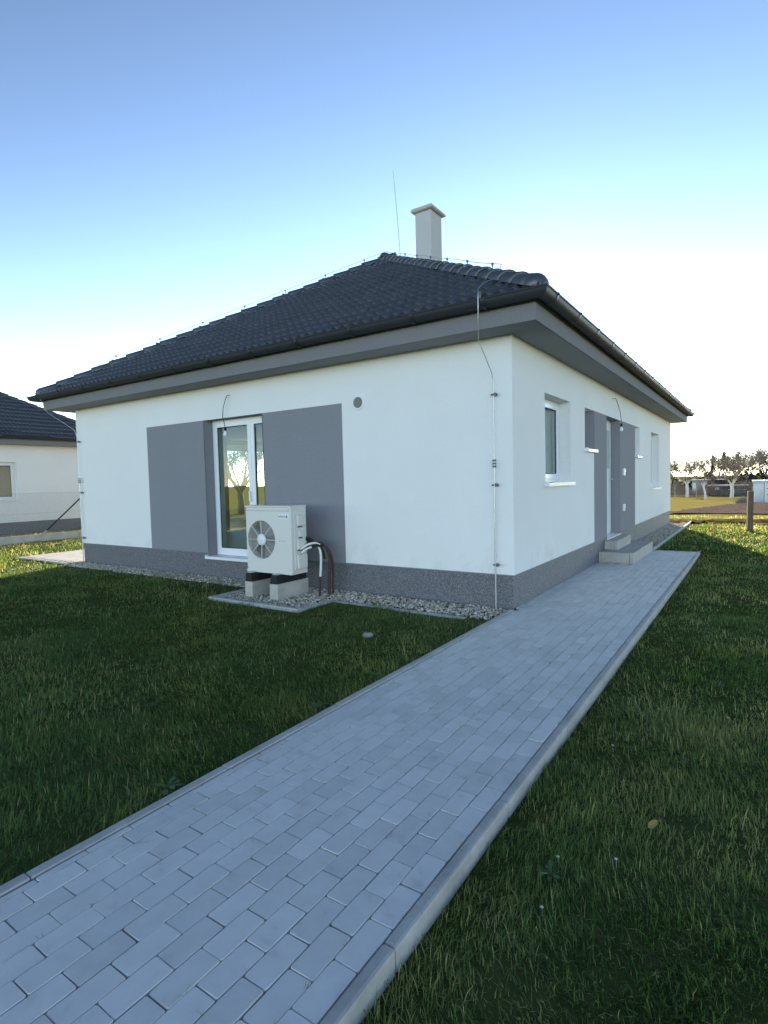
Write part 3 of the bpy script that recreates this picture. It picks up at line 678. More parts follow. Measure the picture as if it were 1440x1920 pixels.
gravel('gravel', [(-9.6, -3.9, -.42, .02), (-3.93, -2.36, -1.2, .02), (-2.4, -.06, -.52, .02)], 1600, 'pale crushed gravel strip along the front plinth and under the heat pump')
gravel('gravel', [(-.02, .50, 6.46, 14.2)], 1100, 'grey crushed gravel strip beside the right plinth past the steps')
bed = MB().box((-9.7, -.5, -.2), (-3.95, .1, -.03)).box((-3.95, -1.22, -.2), (-2.36, .1, -.029)).box((-2.36, -.6, -.2), (-.06, .1, -.03)).box((-.1, 6.46, -.2), (.52, 14.3, -.03)).build('gravel_bed', 'bed'); tag(bed, 'dark bedding under the gravel strips', kind='structure')
for a, b in (((-3.98, -1.27), (-2.98, -1.20)), ((-2.975, -1.27), (-2.30, -1.20)), ((-3.98, -1.197), (-3.91, -.45)), ((-2.37, -1.197), (-2.30, -.55)), ((-2.30, -.60), (-1.36, -.53)), ((-1.355, -.62), (-.36, -.55))): kerb('kerb_stone', a, b, z1=(.012 if a[0] < -2.9 else -.004) if a[1] < -1 else -.012, parent=bed)
for i in range(8): kerb('kerb_stone', (.515, 6.47+i), (.57, 7.465+i), z1=.02+.004*(i % 2), parent=bed)

# ------------------------------------------------------------------ heat pump
BX0, BX1, BYF, BYB, BZ0, BZ1 = -3.68, -2.815, -.80, -.49, .335, 1.243
for x0, lab in ((-3.60, 'concrete block carrying the fan end of the heat pump'), (-3.11, 'concrete block carrying the pipe end of the heat pump')):
    tag(MB().box((0, 0, -.05), (.15, .62, .205)).build('concrete_block', 'block', bevel=.006), lab, 'concrete block', 'blocks under the heat pump'); bl = bpy.context.scene.objects[-1] if False else None
blocks = [o for o in COL.objects if o.name.startswith('concrete_block')]
for o, x0 in zip(blocks, (-3.60, -3.115)): o.location = (x0, -.93, 0)
hp = tag(empty('heat_pump', (BX0, BYF, 0)), 'beige outdoor heat pump unit with round fan on black rubber feet', 'heat pump')
oX = Vector((BX0, BYF, 0))
def hb(a, b): return MB().box(Vector(a)-oX, Vector(b)-oX)
# casing with round fan opening cut into the front
fx, fz, fr_ = -3.378, .785, .272
cs = MB(); nseg = 40; a_, b_ = BX0, BX1
circ = [(fx+fr_*math.cos(2*math.pi*k/nseg), fz+fr_*math.sin(2*math.pi*k/nseg)) for k in range(nseg)]
def rect_pt(k):
    an = 2*math.pi*k/nseg; dx, dz = math.cos(an), math.sin(an); ts = []
    if dx > 1e-9: ts.append((BX1-.012-fx)/dx)
    if dx < -1e-9: ts.append((BX0+.012-fx)/dx)
    if dz > 1e-9: ts.append((BZ1-.012-fz)/dz)
    if dz < -1e-9: ts.append((BZ0+.012-fz)/dz)
    t_ = min(ts); return (fx+dx*t_, fz+dz*t_)
outer = [rect_pt(k) for k in range(nseg)]
for cxn, czn in ((BX0+.012, BZ0+.012), (BX1-.012, BZ0+.012), (BX1-.012, BZ1-.012), (BX0+.012, BZ1-.012)):
    kb = min(range(nseg), key=lambda k: (outer[k][0]-cxn)**2+(outer[k][1]-czn)**2); outer[kb] = (cxn, czn)
vs = [(p[0], BYF, p[1]) for p in outer]+[(p[0], BYF, p[1]) for p in circ]+[(fx+(p[0]-fx)*.97, BYF+.02, fz+(p[1]-fz)*.97) for p in circ]+[(fx+(p[0]-fx)*.97, BYF+.10, fz+(p[1]-fz)*.97) for p in circ]
vs = [Vector(q)-oX for q in vs]
cs.add(vs, [(j*nseg+k, j*nseg+(k+1) % nseg, (j+1)*nseg+(k+1) % nseg, (j+1)*nseg+k) for j in range(3) for k in range(nseg)])
o_ = [Vector(q)-oX for q in ((BX0+.012, BYF, BZ0+.012), (BX1-.012, BYF, BZ0+.012), (BX1-.012, BYF, BZ1-.012), (BX0+.012, BYF, BZ1-.012), (BX0, BYF+.012, BZ0), (BX1, BYF+.012, BZ0), (BX1, BYF+.012, BZ1), (BX0, BYF+.012, BZ1), (BX0, BYB, BZ0), (BX1, BYB, BZ0), (BX1, BYB, BZ1), (BX0, BYB, BZ1))]
cs.add(o_, [(j*4+k, j*4+(k+1) % 4, (j+1)*4+(k+1) % 4, (j+1)*4+k) for j in (0, 1) for k in range(4)]+[(8, 9, 10, 11)])
cs.build('casing', 'hp', hp)
hb((BX0-.006, BYF-.006, BZ1-.004), (BX1+.006, BYB+.004, BZ1+.018)).build('top_cover', 'hp', hp, bevel=.005)
hb((BX0-.003, BYF-.004, BZ0-.012), (BX1+.003, BYB, BZ0+.022)).build('base_pan', 'hp', hp, bevel=.003)
MB().disc(Vector((fx, BYF+.095, fz))-oX, (0, 1, 0), fr_, .01, 30).build('fan_cavity', 'hpdark', hp)
fn = MB()
for k in range(3):
    a0 = 2*math.pi*k/3+.4; vs = []
    for i in range(7):
        an = a0+i/6*1.45
        for r_ in (.06, .15, .25): vs.append(Vector((fx+r_*math.cos(an), BYF+.085-.05*i/6, fz+r_*math.sin(an)))-oX)
    fn.add(vs, [(i*3+j, i*3+j+1, i*3+j+4, i*3+j+3) for i in range(6) for j in range(2)], True)
fn.build('fan', 'fan', hp)
gr = MB()
for k in range(8):
    an = math.pi/8*0+math.pi/4*k; gr.tube([Vector((fx+.075*math.cos(an), BYF+.004, fz+.075*math.sin(an)))-oX, Vector((fx+fr_*.99*math.cos(an), BYF+.002, fz+fr_*.99*math.sin(an)))-oX], .0065, 5)
for r_ in [.105+.0125*i for i in range(13)]+[.272]:
    gr.tube([Vector((fx+r_*math.cos(2*math.pi*k/28), BYF+.006, fz+r_*math.sin(2*math.pi*k/28)))-oX for k in range(29)], .0014 if r_ < .27 else .008, 3, caps=False)
gg = gr.build('fan_guard', 'hpgrille', hp)
MB().lathe(Vector((fx, BYF, fz))-oX, [(.001, -.012), (.06, -.010), (.082, -.002), (.084, .012)], 24, 'y').build('guard_hub', 'label', gg)
lb = hb((-3.045, BYF-.003, 1.082), (-2.842, BYF+.001, 1.150)).build('label_plate', 'label', hp)
cu = bpy.data.curves.new('lettering', 'FONT'); cu.body = 'De Dietrich'; cu.size = .036; cu.align_x = 'LEFT'; cu.extrude = .0006
to = bpy.data.objects.new('lettering', cu); COL.objects.link(to); bpy.context.view_layer.update()
tm = bpy.data.meshes.new_from_object(to.evaluated_get(bpy.context.evaluated_depsgraph_get())); bpy.data.objects.remove(to); tm.materials.clear()
lt = link('lettering', tm, lb, ['ink']); lt.rotation_euler = (math.pi/2, 0, 0); lt.location = Vector((-3.038, BYF-.0036, 1.104))-oX; lt.scale = (.80, 1, 1)
lg = MB(); lg.add([Vector(q)-oX for q in ((-2.875, BYF-.0042, 1.140), (-2.858, BYF-.0042, 1.108), (-2.875, BYF-.0042, 1.092), (-2.892, BYF-.0042, 1.108))], [(0, 1, 2, 3)]); lg.build('emblem', 'ink', lb)
sm_ = MB()
for (sx0, sz0) in ((BX0+.03, BZ1-.03), (BX1-.03, BZ1-.03), (BX0+.03, BZ0+.05), (BX1-.03, BZ0+.05), (-3.02, .78), (-2.98, .78), (-2.93, .78)): sm_.disc(Vector((sx0, BYF-.001, sz0))-oX, (0, -1, 0), .006, .003, 8)
sm_.build('screw', 'clamp', hp); hp.children[-1]['kind'] = 'stuff'
hb((BX0+.004, BYF-.0015, BZ1-.055), (BX1-.004, BYF+.001, BZ1-.051)).build('panel_seam', 'hpdark', hp)
# side service panel with moulded handles
sp = MB().box(Vector((BX1-.001, BYF+.06, BZ0+.05))-oX, Vector((BX1+.012, BYB-.03, BZ1-.06))-oX).build('side_panel', 'hp', hp, bevel=.004)
for (z0, z1, y0, y1) in ((.98, 1.13, -.70, -.56), (.83, .92, -.68, -.575), (.66, .80, -.705, -.57)):
    MB().box(Vector((BX1+.011, y0, z0))-oX, Vector((BX1+.045, y1, z1))-oX).build('handle', 'hp', sp, bevel=.010)
    MB().box(Vector((BX1+.0125, y0+.02, z0-.022))-oX, Vector((BX1+.016, y1-.02, z0-.003))-oX).build('grip_recess', 'hpdark', sp)
MB().box(Vector((BX1+.011, -.71, .40))-oX, Vector((BX1+.05, -.53, .59))-oX).build('valve_cover', 'hp', sp, bevel=.014)
for x0 in (-3.60, -3.115):
    f_ = MB(); pr_ = [(0, .205), (.15, .205), (.135, .25), (.125, .325), (.025, .325), (.015, .25)]
    vs = [Vector((x0+p, yy, q))-oX for yy in (-.93, -.33) for p, q in pr_]; f_.add(vs, [tuple(range(6)), tuple(range(11, 5, -1))]+[(k, (k+1) % 6, 6+(k+1) % 6, 6+k) for k in range(6)])
    ft = f_.build('rubber_foot', 'rubber', hp, bevel=.012)
    MB().box(Vector((x0+.03, -.90, .3255))-oX, Vector((x0+.12, -.82, .337))-oX).build('rail', 'steel', ft)
def corr(pts, r, n=60):
    # smooth path through points (Catmull-Rom)
    P_ = [Vector(p) for p in pts]; P_ = [2*P_[0]-P_[1]]+P_+[2*P_[-1]-P_[-2]]; out = []
    for i in range(1, len(P_)-2):
        for k in range(n//(len(P_)-3)):
            t_ = k/(n//(len(P_)-3)); a, b, c, d = P_[i-1:i+3]
            out.append(.5*((2*b)+(c-a)*t_+(2*a-5*b+4*c-d)*t_*t_+(3*b-a-3*c+d)*t_**3)-oX)
    out.append(P_[-2]-oX); return out
def pipe(pts, r, mk, name, corrug=False):
    pts = [(-2.80+(p[0]+2.80)*.60, p[1], p[2]) for p in pts]
    c = corr(pts, r, 90 if corrug else 30); rs = [r*(1+.14*(i % 2)) for i in range(len(c))] if corrug else r
    MB().tube(c, rs, 9).build(name, mk, hp)
pipe([(-2.84, -.50, .80), (-2.78, -.43, .76), (-2.70, -.40, .70)], .03, 'rubber', 'pipe_sleeve')
pipe([(-2.76, -.66, .665), (-2.70, -.56, .715), (-2.62, -.46, .73), (-2.56, -.40, .70)], .016, 'whitepipe', 'insulated_pipe')
pipe([(-2.74, -.66, .615), (-2.69, -.58, .66), (-2.64, -.52, .68)], .015, 'whitepipe', 'insulated_pipe')
pipe([(-2.64, -.52, .68), (-2.58, -.44, .70), (-2.52, -.38, .64), (-2.50, -.34, .50)], .019, 'rubber', 'pipe_sleeve')
pipe([(-2.58, -.42, .70), (-2.55, -.40, .62), (-2.535, -.40, .50), (-2.55, -.40, .36), (-2.57, -.40, .26)], .017, 'whitepipe', 'insulated_pipe')
pipe([(-2.64, -.46, .725), (-2.54, -.36, .71), (-2.46, -.30, .60), (-2.44, -.28, .40), (-2.47, -.28, .18), (-2.48, -.28, -.05)], .017, 'redpipe', 'corrugated_pipe', True)
pipe([(-2.60, -.40, .71), (-2.50, -.30, .66), (-2.43, -.24, .50), (-2.43, -.22, .30), (-2.45, -.22, -.05)], .017, 'redpipe', 'corrugated_pipe', True)
pipe([(-2.57, -.40, .27), (-2.585, -.40, .15), (-2.60, -.40, -.05)], .015, 'redpipe', 'corrugated_pipe', True)

# ------------------------------------------------------------------ neighbouring house
NX = -20.2
nb = tag(empty('house', (0, 0, 0)), 'neighbouring white bungalow with dark tiled roof behind a mesh fence', 'house')
fN = lambda u, d, z: (NX-d, u, z)
NY1 = 6.72; NOP = [(1.75, 3.30, 1.20, 2.60), (-3.0, -1.6, 1.2, 2.6)]
facade('wall', 0, fN, -7.0, NY1, Zp, Hs+.02, NOP, parent=nb); facade('wall', 0, lambda u, d, z: (u, NY1-d, z), NX-HW+.4, NX-.0, Zp, Hs+.02, [], th=.4, parent=nb)
MB().quad((NX-.03, -7, -.3), (NX-.03, NY1-.03, -.3), (NX-.03, NY1-.03, Zp), (NX-.03, -7, Zp)).quad((NX-.03, NY1-.03, -.3), (NX-HW, NY1-.03, -.3), (NX-HW, NY1-.03, Zp), (NX-.03, NY1-.03, Zp)).build('plinth', 'plinth', nb)
for q in NOP:
    a, b, z0, z1 = q; w_ = frame_only('window', fN, a+.004, b-.004, z0+.015, z1-.004, parent=nb); leaf(w_, fN, a+.05, b-.05, z0+.065, z1-.05, SD-.015); sill(fN, a, b, z0, w_)
    slab(fN, a+.02, b-.02, .45, .46, z0, z1).build('roller_blind', 'reflectblind', w_)  # brown colour stands in for the brownish reflection in the pane
o_ = Vector((NX-HW/2, 0, 0)); mb = MB(); ring = (NX-HW-.43, NX+.43, -7.0, NY1+.43)
mb.box((NX-.05, -7, Hs), (NX+.426, NY1+.426, Hs+.02)); mb.build('soffit', 'soffit', nb)
MB().box((NX+.41, -7, Hs-.006), (NX+.43, NY1+.41, EZ1)).box((NX-HW, NY1+.411, Hs-.006), (NX+.43, NY1+.43, EZ1)).build('fascia', 'fascia', nb)
hip_roof(nb, NX-HW-ER, NX+ER, -8.5, NY1+ER, EZ, (1,), 230)
gutter(nb, NX-HW-GO, NX+GO, -8.5, NY1+GO, GZ, sides=(1, 2))
cA = Vector((NX+ER, NY1+ER, EZ)); cB = Vector((NX-HW/2, NY1+ER-RUN, EZ+3.16))
lw = empty('lightning_conductor', (0, 0, 0), nb); MB().tube([cA+Vector((0, 0, .1)), up_hip(cA, cB, .8, .27), up_hip(cA, cB, 7.8, .27)], .005, 5).build('conductor_wire', 'steel', lw)
for i in range(7):
    q = up_hip(cA, cB, .9+i, 0); MB().tube([q+Vector((0, 0, .08)), q+Vector((0, 0, .28))], .009, 5).box(q+Vector((-.03, -.03, .06)), q+Vector((.03, .03, .13))).build('clamp', 'steel', lw)

# ------------------------------------------------------------------ wire mesh fence in front of the neighbour
fe = tag(empty('mesh_fence', (-16, 0, 0)), 'low chain link fence on a concrete base before the neighbouring house', 'fence')
FY0, FY1, FX = -7.0, 16.0, -16.0
for i in range(9):
    y0 = FY0+i*2.56; MB().box((-.03, y0+.004, -.2), (.03, y0+2.552, .20)).build('concrete_base_panel', 'kerb', fe, bevel=.006)
    MB().tube([(0, y0+.15, .1), (0, y0+.15, 1.52)], .024, 8).build('post', 'fence', fe)
wm = []; pitchw = .075
Vs = []; Fs = []; b = 0
def wire_np(p, q, r):
    global b
    p, q = np.array(p), np.array(q); d = q-p; d /= np.linalg.norm(d); x = np.cross(d, [1, 0, 0]); y = np.array([1., 0, 0])
    ring = [x*r*math.cos(a)+y*r*math.sin(a) for a in (0, 2.1, 4.2)]
    Vs.append(np.array([p+k for k in ring]+[q+k for k in ring])); Fs.append(np.array([[0, 1, 4, 3], [1, 2, 5, 4], [2, 0, 3, 5]])+b); b += 6
zb, zt = .22, 1.47; hgt = zt-zb; y = FY0-hgt
while y < FY1:
    for s in (1, -1):
        p0 = (0, y, zb if s > 0 else zt); p1_ = (0, y+hgt, zt if s > 0 else zb)
        a0, a1 = max(p0[1], FY0), min(p1_[1], FY1)
        if a1 > a0:
            f0, f1 = (a0-y)/hgt, (a1-y)/hgt; wire_np((0, a0, p0[2]+(p1_[2]-p0[2])*f0), (0, a1, p0[2]+(p1_[2]-p0[2])*f1), .0022)
    y += pitchw
for zz in (.24, .85, 1.47): wire_np((.004, FY0, zz), (.004, FY1, zz), .0025)
tag(np_mesh('wire_mesh', np.concatenate(Vs), np.concatenate(Fs), 'fencewire', fe), kind='stuff')
MB().tube([(.05, 2.17, .24), (.05, 3.42, 1.34)], .022, 8).build('brace', 'fence', fe); MB().tube([(.05, 2.10, .18), (.05, 2.24, .30)], .03, 8).build('brace_foot', 'steel', fe)
MB().tube([(.0, 3.5, .1), (.0, 3.5, 1.52)], .03, 8).build('post', 'fence', fe)

# ------------------------------------------------------------------ paved strip along the left side of the house
tr_ = MB().box((-12.1, -.22, -.3), (-9.75, 13.5, -.062)).build('terrace', 'bed'); tag(tr_, 'sunlit block paved strip beyond the left house corner', kind='structure')
pm = MB(); me = vari[0]
for i in range(23):
    for k in range(30):
        mt = Matrix.Translation((-12.05+.1015*(i+.5), -.2+.203*(k+.5+(.5 if i % 2 else 0)), random.uniform(-.002, .002)))
        pm.add([mt @ q.co for q in me.vertices], [tuple(p.vertices) for p in me.polygons])
tag(pm.build('paver', 'kerb', tr_), kind='stuff')
for i in range(3): kerb('kerb_stone', (-12.1+.79*i, -.29), (-12.1+.79*(i+1), -.22), parent=tr_)

# ------------------------------------------------------------------ vegetation
class Tree:
    def __init__(s, seed): s.r = random.Random(seed); s.V = []; s.F = []; s.n = 0
    def seg(s, p, q, r0, r1, n):
        d = (q-p).normalized(); x = d.cross(Vector((.3, .2, .93))).normalized(); y = d.cross(x)
        vs = [c+x*(r*math.cos(2*math.pi*k/n))+y*(r*math.sin(2*math.pi*k/n)) for c, r in ((p, r0), (q, r1)) for k in range(n)]
        s.V += [tuple(v) for v in vs]; s.F += [(s.n+k, s.n+(k+1) % n, s.n+n+(k+1) % n, s.n+n+k) for k in range(n)]; s.n += 2*n
    def take(s, name, mk, parent):
        me = bpy.data.meshes.new(name); me.from_pydata(s.V, [], s.F); me.polygons.foreach_set('use_smooth', [True]*len(s.F)); s.V, s.F, s.n = [], [], 0
        me.materials.append(M[mk]); return link(name, me, parent)
    def grow(s, p, d, ln, r, lev, spread, up, minr=.006):
        steps = 3; q = p
        for i in range(steps):
            d2 = (d+Vector((s.r.gauss(0, .16), s.r.gauss(0, .16), s.r.gauss(0, .10)+up))).normalized(); nq = q+d2*(ln/steps); r2 = max(minr, r*(.86 if i < steps-1 else .72))
            s.seg(q, nq, r, r2, 3 if lev <= 2 else 5); q, d, r = nq, d2, r2
            if lev > 0 and (i > 0 or lev < 4):
                for _ in range(s.r.choice((1, 1, 2)) if lev > 1 else s.r.choice((1, 1, 2))):
                    ax = d.orthogonal().normalized(); ax.rotate(Matrix.Rotation(s.r.uniform(0, 6.28), 3, d)); bd = (d*math.cos(spread)+ax*math.sin(spread)*s.r.uniform(.7, 1.3)).normalized()
                    s.grow(q, bd, ln*s.r.uniform(.55, .78), r*.62, lev-1, spread, up, minr)
        if lev > 0: s.grow(q, d, ln*.7, r*.8, lev-1, spread, up, minr)
def orchard_tree(loc, seed, h, spread_w, label, lean=0, lev=4, lime='lime', thin=False, group='limewashed orchard trees'):
    t_ = tag(empty('fruit_tree', loc), label, 'tree', group)
    T = Tree(seed); p = Vector((0, 0, -.1)); top = Vector((lean, 0, h*(.26 if not thin else .5))); r0 = .17 if not thin else .09
    midp = (p+top)/2+Vector((.06, 0, 0)); T.seg(p, midp, r0*1.15, r0, 7); T.seg(midp, top, r0, r0*.85, 7)
    arms = []
    for k in range(5 if not thin else 3):
        an = 2*math.pi*k/5+T.r.uniform(-.4, .4); d = Vector((math.cos(an)*.8, math.sin(an)*.8, .75+T.r.uniform(-.2, .5))).normalized(); e = top+d*h*.17; T.seg(top-Vector((0, 0, .05)), e, r0*.55, r0*.40, 5); arms.append((e, d))
    T.take('trunk', lime, t_)
    for e, d in arms: T.grow(e, d, h*.25*spread_w, r0*.36, lev-1, .66, .06, .012)
    T.take('crown', 'twig', t_); return t_
orchard_tree((-4.97, 70.35, -1.2), 3, 6.2, 1.0, 'bare orchard tree with forked white painted trunk, next to the house corner')
orchard_tree((-.17, 64.9, -1.1), 8, 5.4, 1.0, 'bare spreading orchard tree with white painted trunk, left of the wooden post')
orchard_tree((-1.93, 55.1, -.9), 13, 2.6, .9, 'small leaning young tree with white painted stem between two larger trees', lean=-.18, lev=3, thin=True)
# far bare trees along the skyline
def far_tree_proto(seed, h):
    t_ = empty('bare_tree', (0, 0, 0)); T = Tree(seed); p = Vector((0, 0, 0)); top = Vector((.1, 0, h*.28)); T.seg(p, top, .22, .17, 5); T.take('trunk', 'twigfar', t_)
    for k in range(5):
        an = 1.25*k+T.r.uniform(-.3, .3); T.grow(top, Vector((math.cos(an)*.55, math.sin(an)*.55, .9)).normalized(), h*.29, .09, 3, .5, .06, .022)
    T.take('crown', 'twigfar', t_); return t_
protos = [far_tree_proto(s, 7.0) for s in (21, 22, 23, 24)]; used = [False]*4
def copy_tree(o, parent=None):
    c = o.copy(); COL.objects.link(c); c.parent = parent
    for ch in list(o.children): copy_tree(ch, c)
    return c
spots = [(.1, 91, .84, 'bare tree with open crown standing right behind the spreading orchard tree'), (3.3, 95.8, .92, 'tall bare tree above the plastic tunnel at the right edge')]
xs_ = [-21, -18.2, -15.5, -12.8, -10.6, -8.2, -6.0, -3.9, -1.6, .6, 2.9, 5.2, 7.8, 10.6, 13.5]
for i, x in enumerate(xs_): spots.append((x, 118+RNG.uniform(-8, 14), RNG.uniform(.78, 1.02), None))
SKY = ['far skyline bare tree hidden left behind the white house (%s)' % q for q in ('farthest left', 'second from the left', 'third from the left', 'fourth from the left')] + ['far bare skyline tree right beside the white house corner', 'far bare skyline tree above the tree with the forked white trunk', 'far bare skyline tree above the small leaning tree', 'far bare skyline tree left of the tall layered conifer', 'far bare skyline tree right of the tall layered conifer', 'far bare skyline tree above the spreading orchard tree', 'far bare skyline tree above the wooden post and tunnel', 'far bare skyline tree at the right frame edge'] + ['far bare skyline tree beyond the right frame edge (%s)' % q for q in ('nearest the edge', 'middle one', 'outermost')]
for i, (x, y, s, lab) in enumerate(spots):
    k = i % 4
    if not used[k]: t_ = protos[k]; used[k] = True
    else: t_ = copy_tree(protos[k])
    t_.location = (x, y, -1.2); t_.scale = (s*1.15, s*1.15, s*1.12); t_.rotation_euler = (0, 0, RNG.uniform(0, 6.28))
    tag(t_, lab or ('far bare tree on the skyline, number %d counted from the left' % 0 if False else SKY[i-2]), 'tree', 'distant bare trees along the skyline' if not lab else 'bare trees behind the orchard')
# conifers and the dark hedge
def conifer(loc, h, w_, seed, label, shape='spire'):
    r = random.Random(seed); t_ = tag(empty('conifer_tree', loc), label, 'tree', 'dark conifers behind the orchard'); MB().tube([(0, 0, -.1), (0, 0, h*.9)], [.12, .03], 6).build('trunk', 'bark', t_)
    V_, F_ = [], []
    for i in range(1500):
        zf = r.random()**.9; z_ = h*(.06+.94*zf); rr = w_*((1-zf)**.8 if shape == 'spire' else math.sin(min(1, (1-zf)*1.25+.12)*1.5)**1)*(.35+.65*math.sqrt(r.random()))*(1+.25*math.sin(zf*40))
        a = r.uniform(0, 6.28); c = Vector((rr*math.cos(a), rr*math.sin(a), z_)); d = Vector((math.cos(a), math.sin(a), r.uniform(-.5, .3))); sz = h*.045*r.uniform(.6, 1.4); x = d.cross(Vector((0, 0, 1))).normalized()*sz*.45
        k = len(V_); V_ += [tuple(c-d*sz*.5), tuple(c+x), tuple(c+d*sz), tuple(c-x)]; F_.append((k, k+1, k+2, k+3))
    me = bpy.data.meshes.new('crown'); me.from_pydata(V_, [], F_); me.materials.append(M['conifer']); link('crown', me, t_)
conifer((-3.23, 84.6, -1.2), 4.0, 1.15, 1, 'small pointed dark conifer between the two white trunked trees')
conifer((-2.18, 92.1, -1.2), 6.0, 1.9, 2, 'tall layered conifer behind the low dark sheds')
conifer((-.9, 88, -1.2), 4.6, 1.7, 3, 'broad dark conifer behind the spreading orchard tree', 'round')
conifer((2.3, 82, -1.1), 3.4, 1.7, 4, 'rounded dark evergreen behind the plastic tunnel', 'round')
conifer((4.6, 82, -1.1), 3.6, 1.9, 5, 'second rounded dark evergreen behind the plastic tunnel, farther right', 'round')
conifer((.9, 84, -1.1), 3.2, 1.5, 6, 'low dark evergreen bush left of the plastic tunnel', 'round')
def hedge():
    V_, F_ = [], []; r = random.Random(5)
    for i in range(5200):
        x = r.uniform(-32, 12); hgt = 2.3+.5*math.sin(x*1.1)+.35*math.sin(x*2.7+1); z_ = hgt*r.random()**.8-1.2; y = 93+r.uniform(-1.2, 1.2)+.15*x; s = r.uniform(.15, .34); a = r.uniform(0, 6.28); b_ = r.uniform(-1, 1)
        u = Vector((math.cos(a), math.sin(a), b_))*s; v = Vector((-math.sin(a), math.cos(a), r.uniform(-1, 1)))*s*.7; c = Vector((x, y, z_)); k = len(V_); V_ += [tuple(c-u), tuple(c+v), tuple(c+u), tuple(c-v)]; F_.append((k, k+1, k+2, k+3))
    me = bpy.data.meshes.new('hedge'); me.from_pydata(V_, [], F_); me.materials.append(M['conifer']); o = link('hedge', me); tag(o, 'dark tangled hedge along the back of the orchard', kind='stuff')
hedge()
def bramble():
    V_, F_ = [], []; r = random.Random(6)
    for i in range(6500):
        x = r.uniform(-9.5, 3.4); c = Vector((x, 74+r.uniform(-1.5, 1.5), -1.15+1.7*r.random()**1.6*(.6+.4*math.sin(x*1.7)))); u = Vector((r.gauss(0, .25), r.gauss(0, .2), abs(r.gauss(.35, .25)))); s = Vector((.012, .004, 0)); k = len(V_); V_ += [tuple(c-s), tuple(c+s), tuple(c+u)]; F_.append((k, k+1, k+2))
    me = bpy.data.meshes.new('brush'); me.from_pydata(V_, [], F_); me.materials.append(M['twig']); o = link('brush', me); tag(o, 'grey leafless brush growing between the orchard trees and sheds', kind='stuff')
bramble()
# tree and bright field seen through the terrace door
orchard_tree((-21.0, 14.6, -.05), 31, 4.6, 1.1, 'bare tree past the house seen through the glazed terrace door', lime='bark', group='trees by the mesh fence')
orchard_tree((-27.5, 20.5, -.1), 34, 5.2, 1.1, 'second bare tree seen through the terrace door, farther off', lime='bark', group='trees by the mesh fence')

# ------------------------------------------------------------------ garden sheds, tunnel, posts
sh = tag(empty('garden_shed', (-4.9, 86, -1.2)), 'grey rendered garden shed with white roof edge behind the orchard', 'shed')
MB().box((-.95, 0, 0), (.95, 2.5, 1.88)).build('wall', 'shed', sh); MB().box((-1.1, -.15, 1.88), (3.2, 2.6, 1.99)).build('roof', 'shedroof', sh); MB().box((-.85, -.03, .05), (-.45, .0, 1.5)).build('door', 'label', sh); MB().box((.96, .6, 0), (3.1, .7, 1.6)).build('side_boards', 'shedboard', sh)
s2 = tag(empty('low_shed', (-1.1, 74.5, -1.2)), 'long low dark timber shed with pale roof edge behind the spreading orchard tree', 'shed')
MB().box((-1.95, 0, 0), (2.2, 1.6, 1.2)).build('wall', 'shedboard', s2); MB().box((-2.0, -.15, 1.2), (2.3, 1.8, 1.34)).build('roof', 'shed', s2)
for z_ in (.42, .72): MB().box((.2, -.05, z_), (2.1, .0, z_+.07)).build('rail', 'shedroof', s2)
MB().box((-1.2, -.04, .75), (-.75, .0, 1.05)).build('window', 'label', s2)
gh = tag(empty('plastic_tunnel', (1.98, 41.2, -.58)), 'small white translucent plastic greenhouse with blue stains at the right edge', 'greenhouse')
prof = [(0, 0), (0, .55), (0, 1.1), (.015, 1.30), (.06, 1.42), (.16, 1.50), (.32, 1.55), (1.2, 1.62), (2.1, 1.60), (2.2, 1.3), (2.2, 0)]
for i in range(3):
    y0 = 0
    mb = MB(); x0 = i*.66
    vs = [(x0+u, y_, z_) for u in (.0, .62) for (y_, z_) in [(q[0]*1.0, q[1]) for q in prof]]; n = len(prof)
    mb.add(vs, [(k, k+1, n+k+1, n+k) for k in range(n-1)]); mb.build('panel', 'poly', gh)
for i in range(4): MB().tube([(i*.66-.02, q[0]-.01, q[1]+.01) for q in prof], .02, 5).build('frame_hoop', 'clamp', gh)
MB().add([(0, q[0], q[1]) for q in prof], [tuple(range(len(prof)))]).build('end_panel', 'poly', gh)
for k, (x0, x1, z1) in enumerate(((.12, .30, .62), (.33, .56, .95), (.80, 1.0, .75), (1.1, 1.4, .5))): MB().box((x0, .03, .05), (x1, .2, z1)).build('tarpaulin', 'blue', gh)
MB().box((.78, -.03, .98), (1.1, -.005, 1.03)).box((.78, -.03, .55), (1.1, -.005, .60)).build('batten', 'clamp', gh)
pst = MB().box((-.065, -.065, -.3), (.065, .065, 1.06)).build('wooden_post', 'wood', bevel=.01); pst.location = (2.178, 11.6, 0); pst.rotation_euler = (0, .012, .25); tag(pst, 'weathered brown square wooden post standing in the sunlit grass', 'post')
for i, (x, y, h) in enumerate(((-3.0, 58.5, 1.35), (-5.1, 60, 1.3), (.05, 60, 1.6))):
    s_ = MB().tube([(0, 0, -.1), (0, 0, h)], .035, 6).build('fence_stake', 'block'); s_.location = (x, y, -.93); tag(s_, ('thin pale stake between the first white trunk and the leaning young tree', 'thin pale stake nearest the house corner', 'thin pale stake beside the spreading orchard tree')[i], 'stake', 'thin stakes in the meadow')
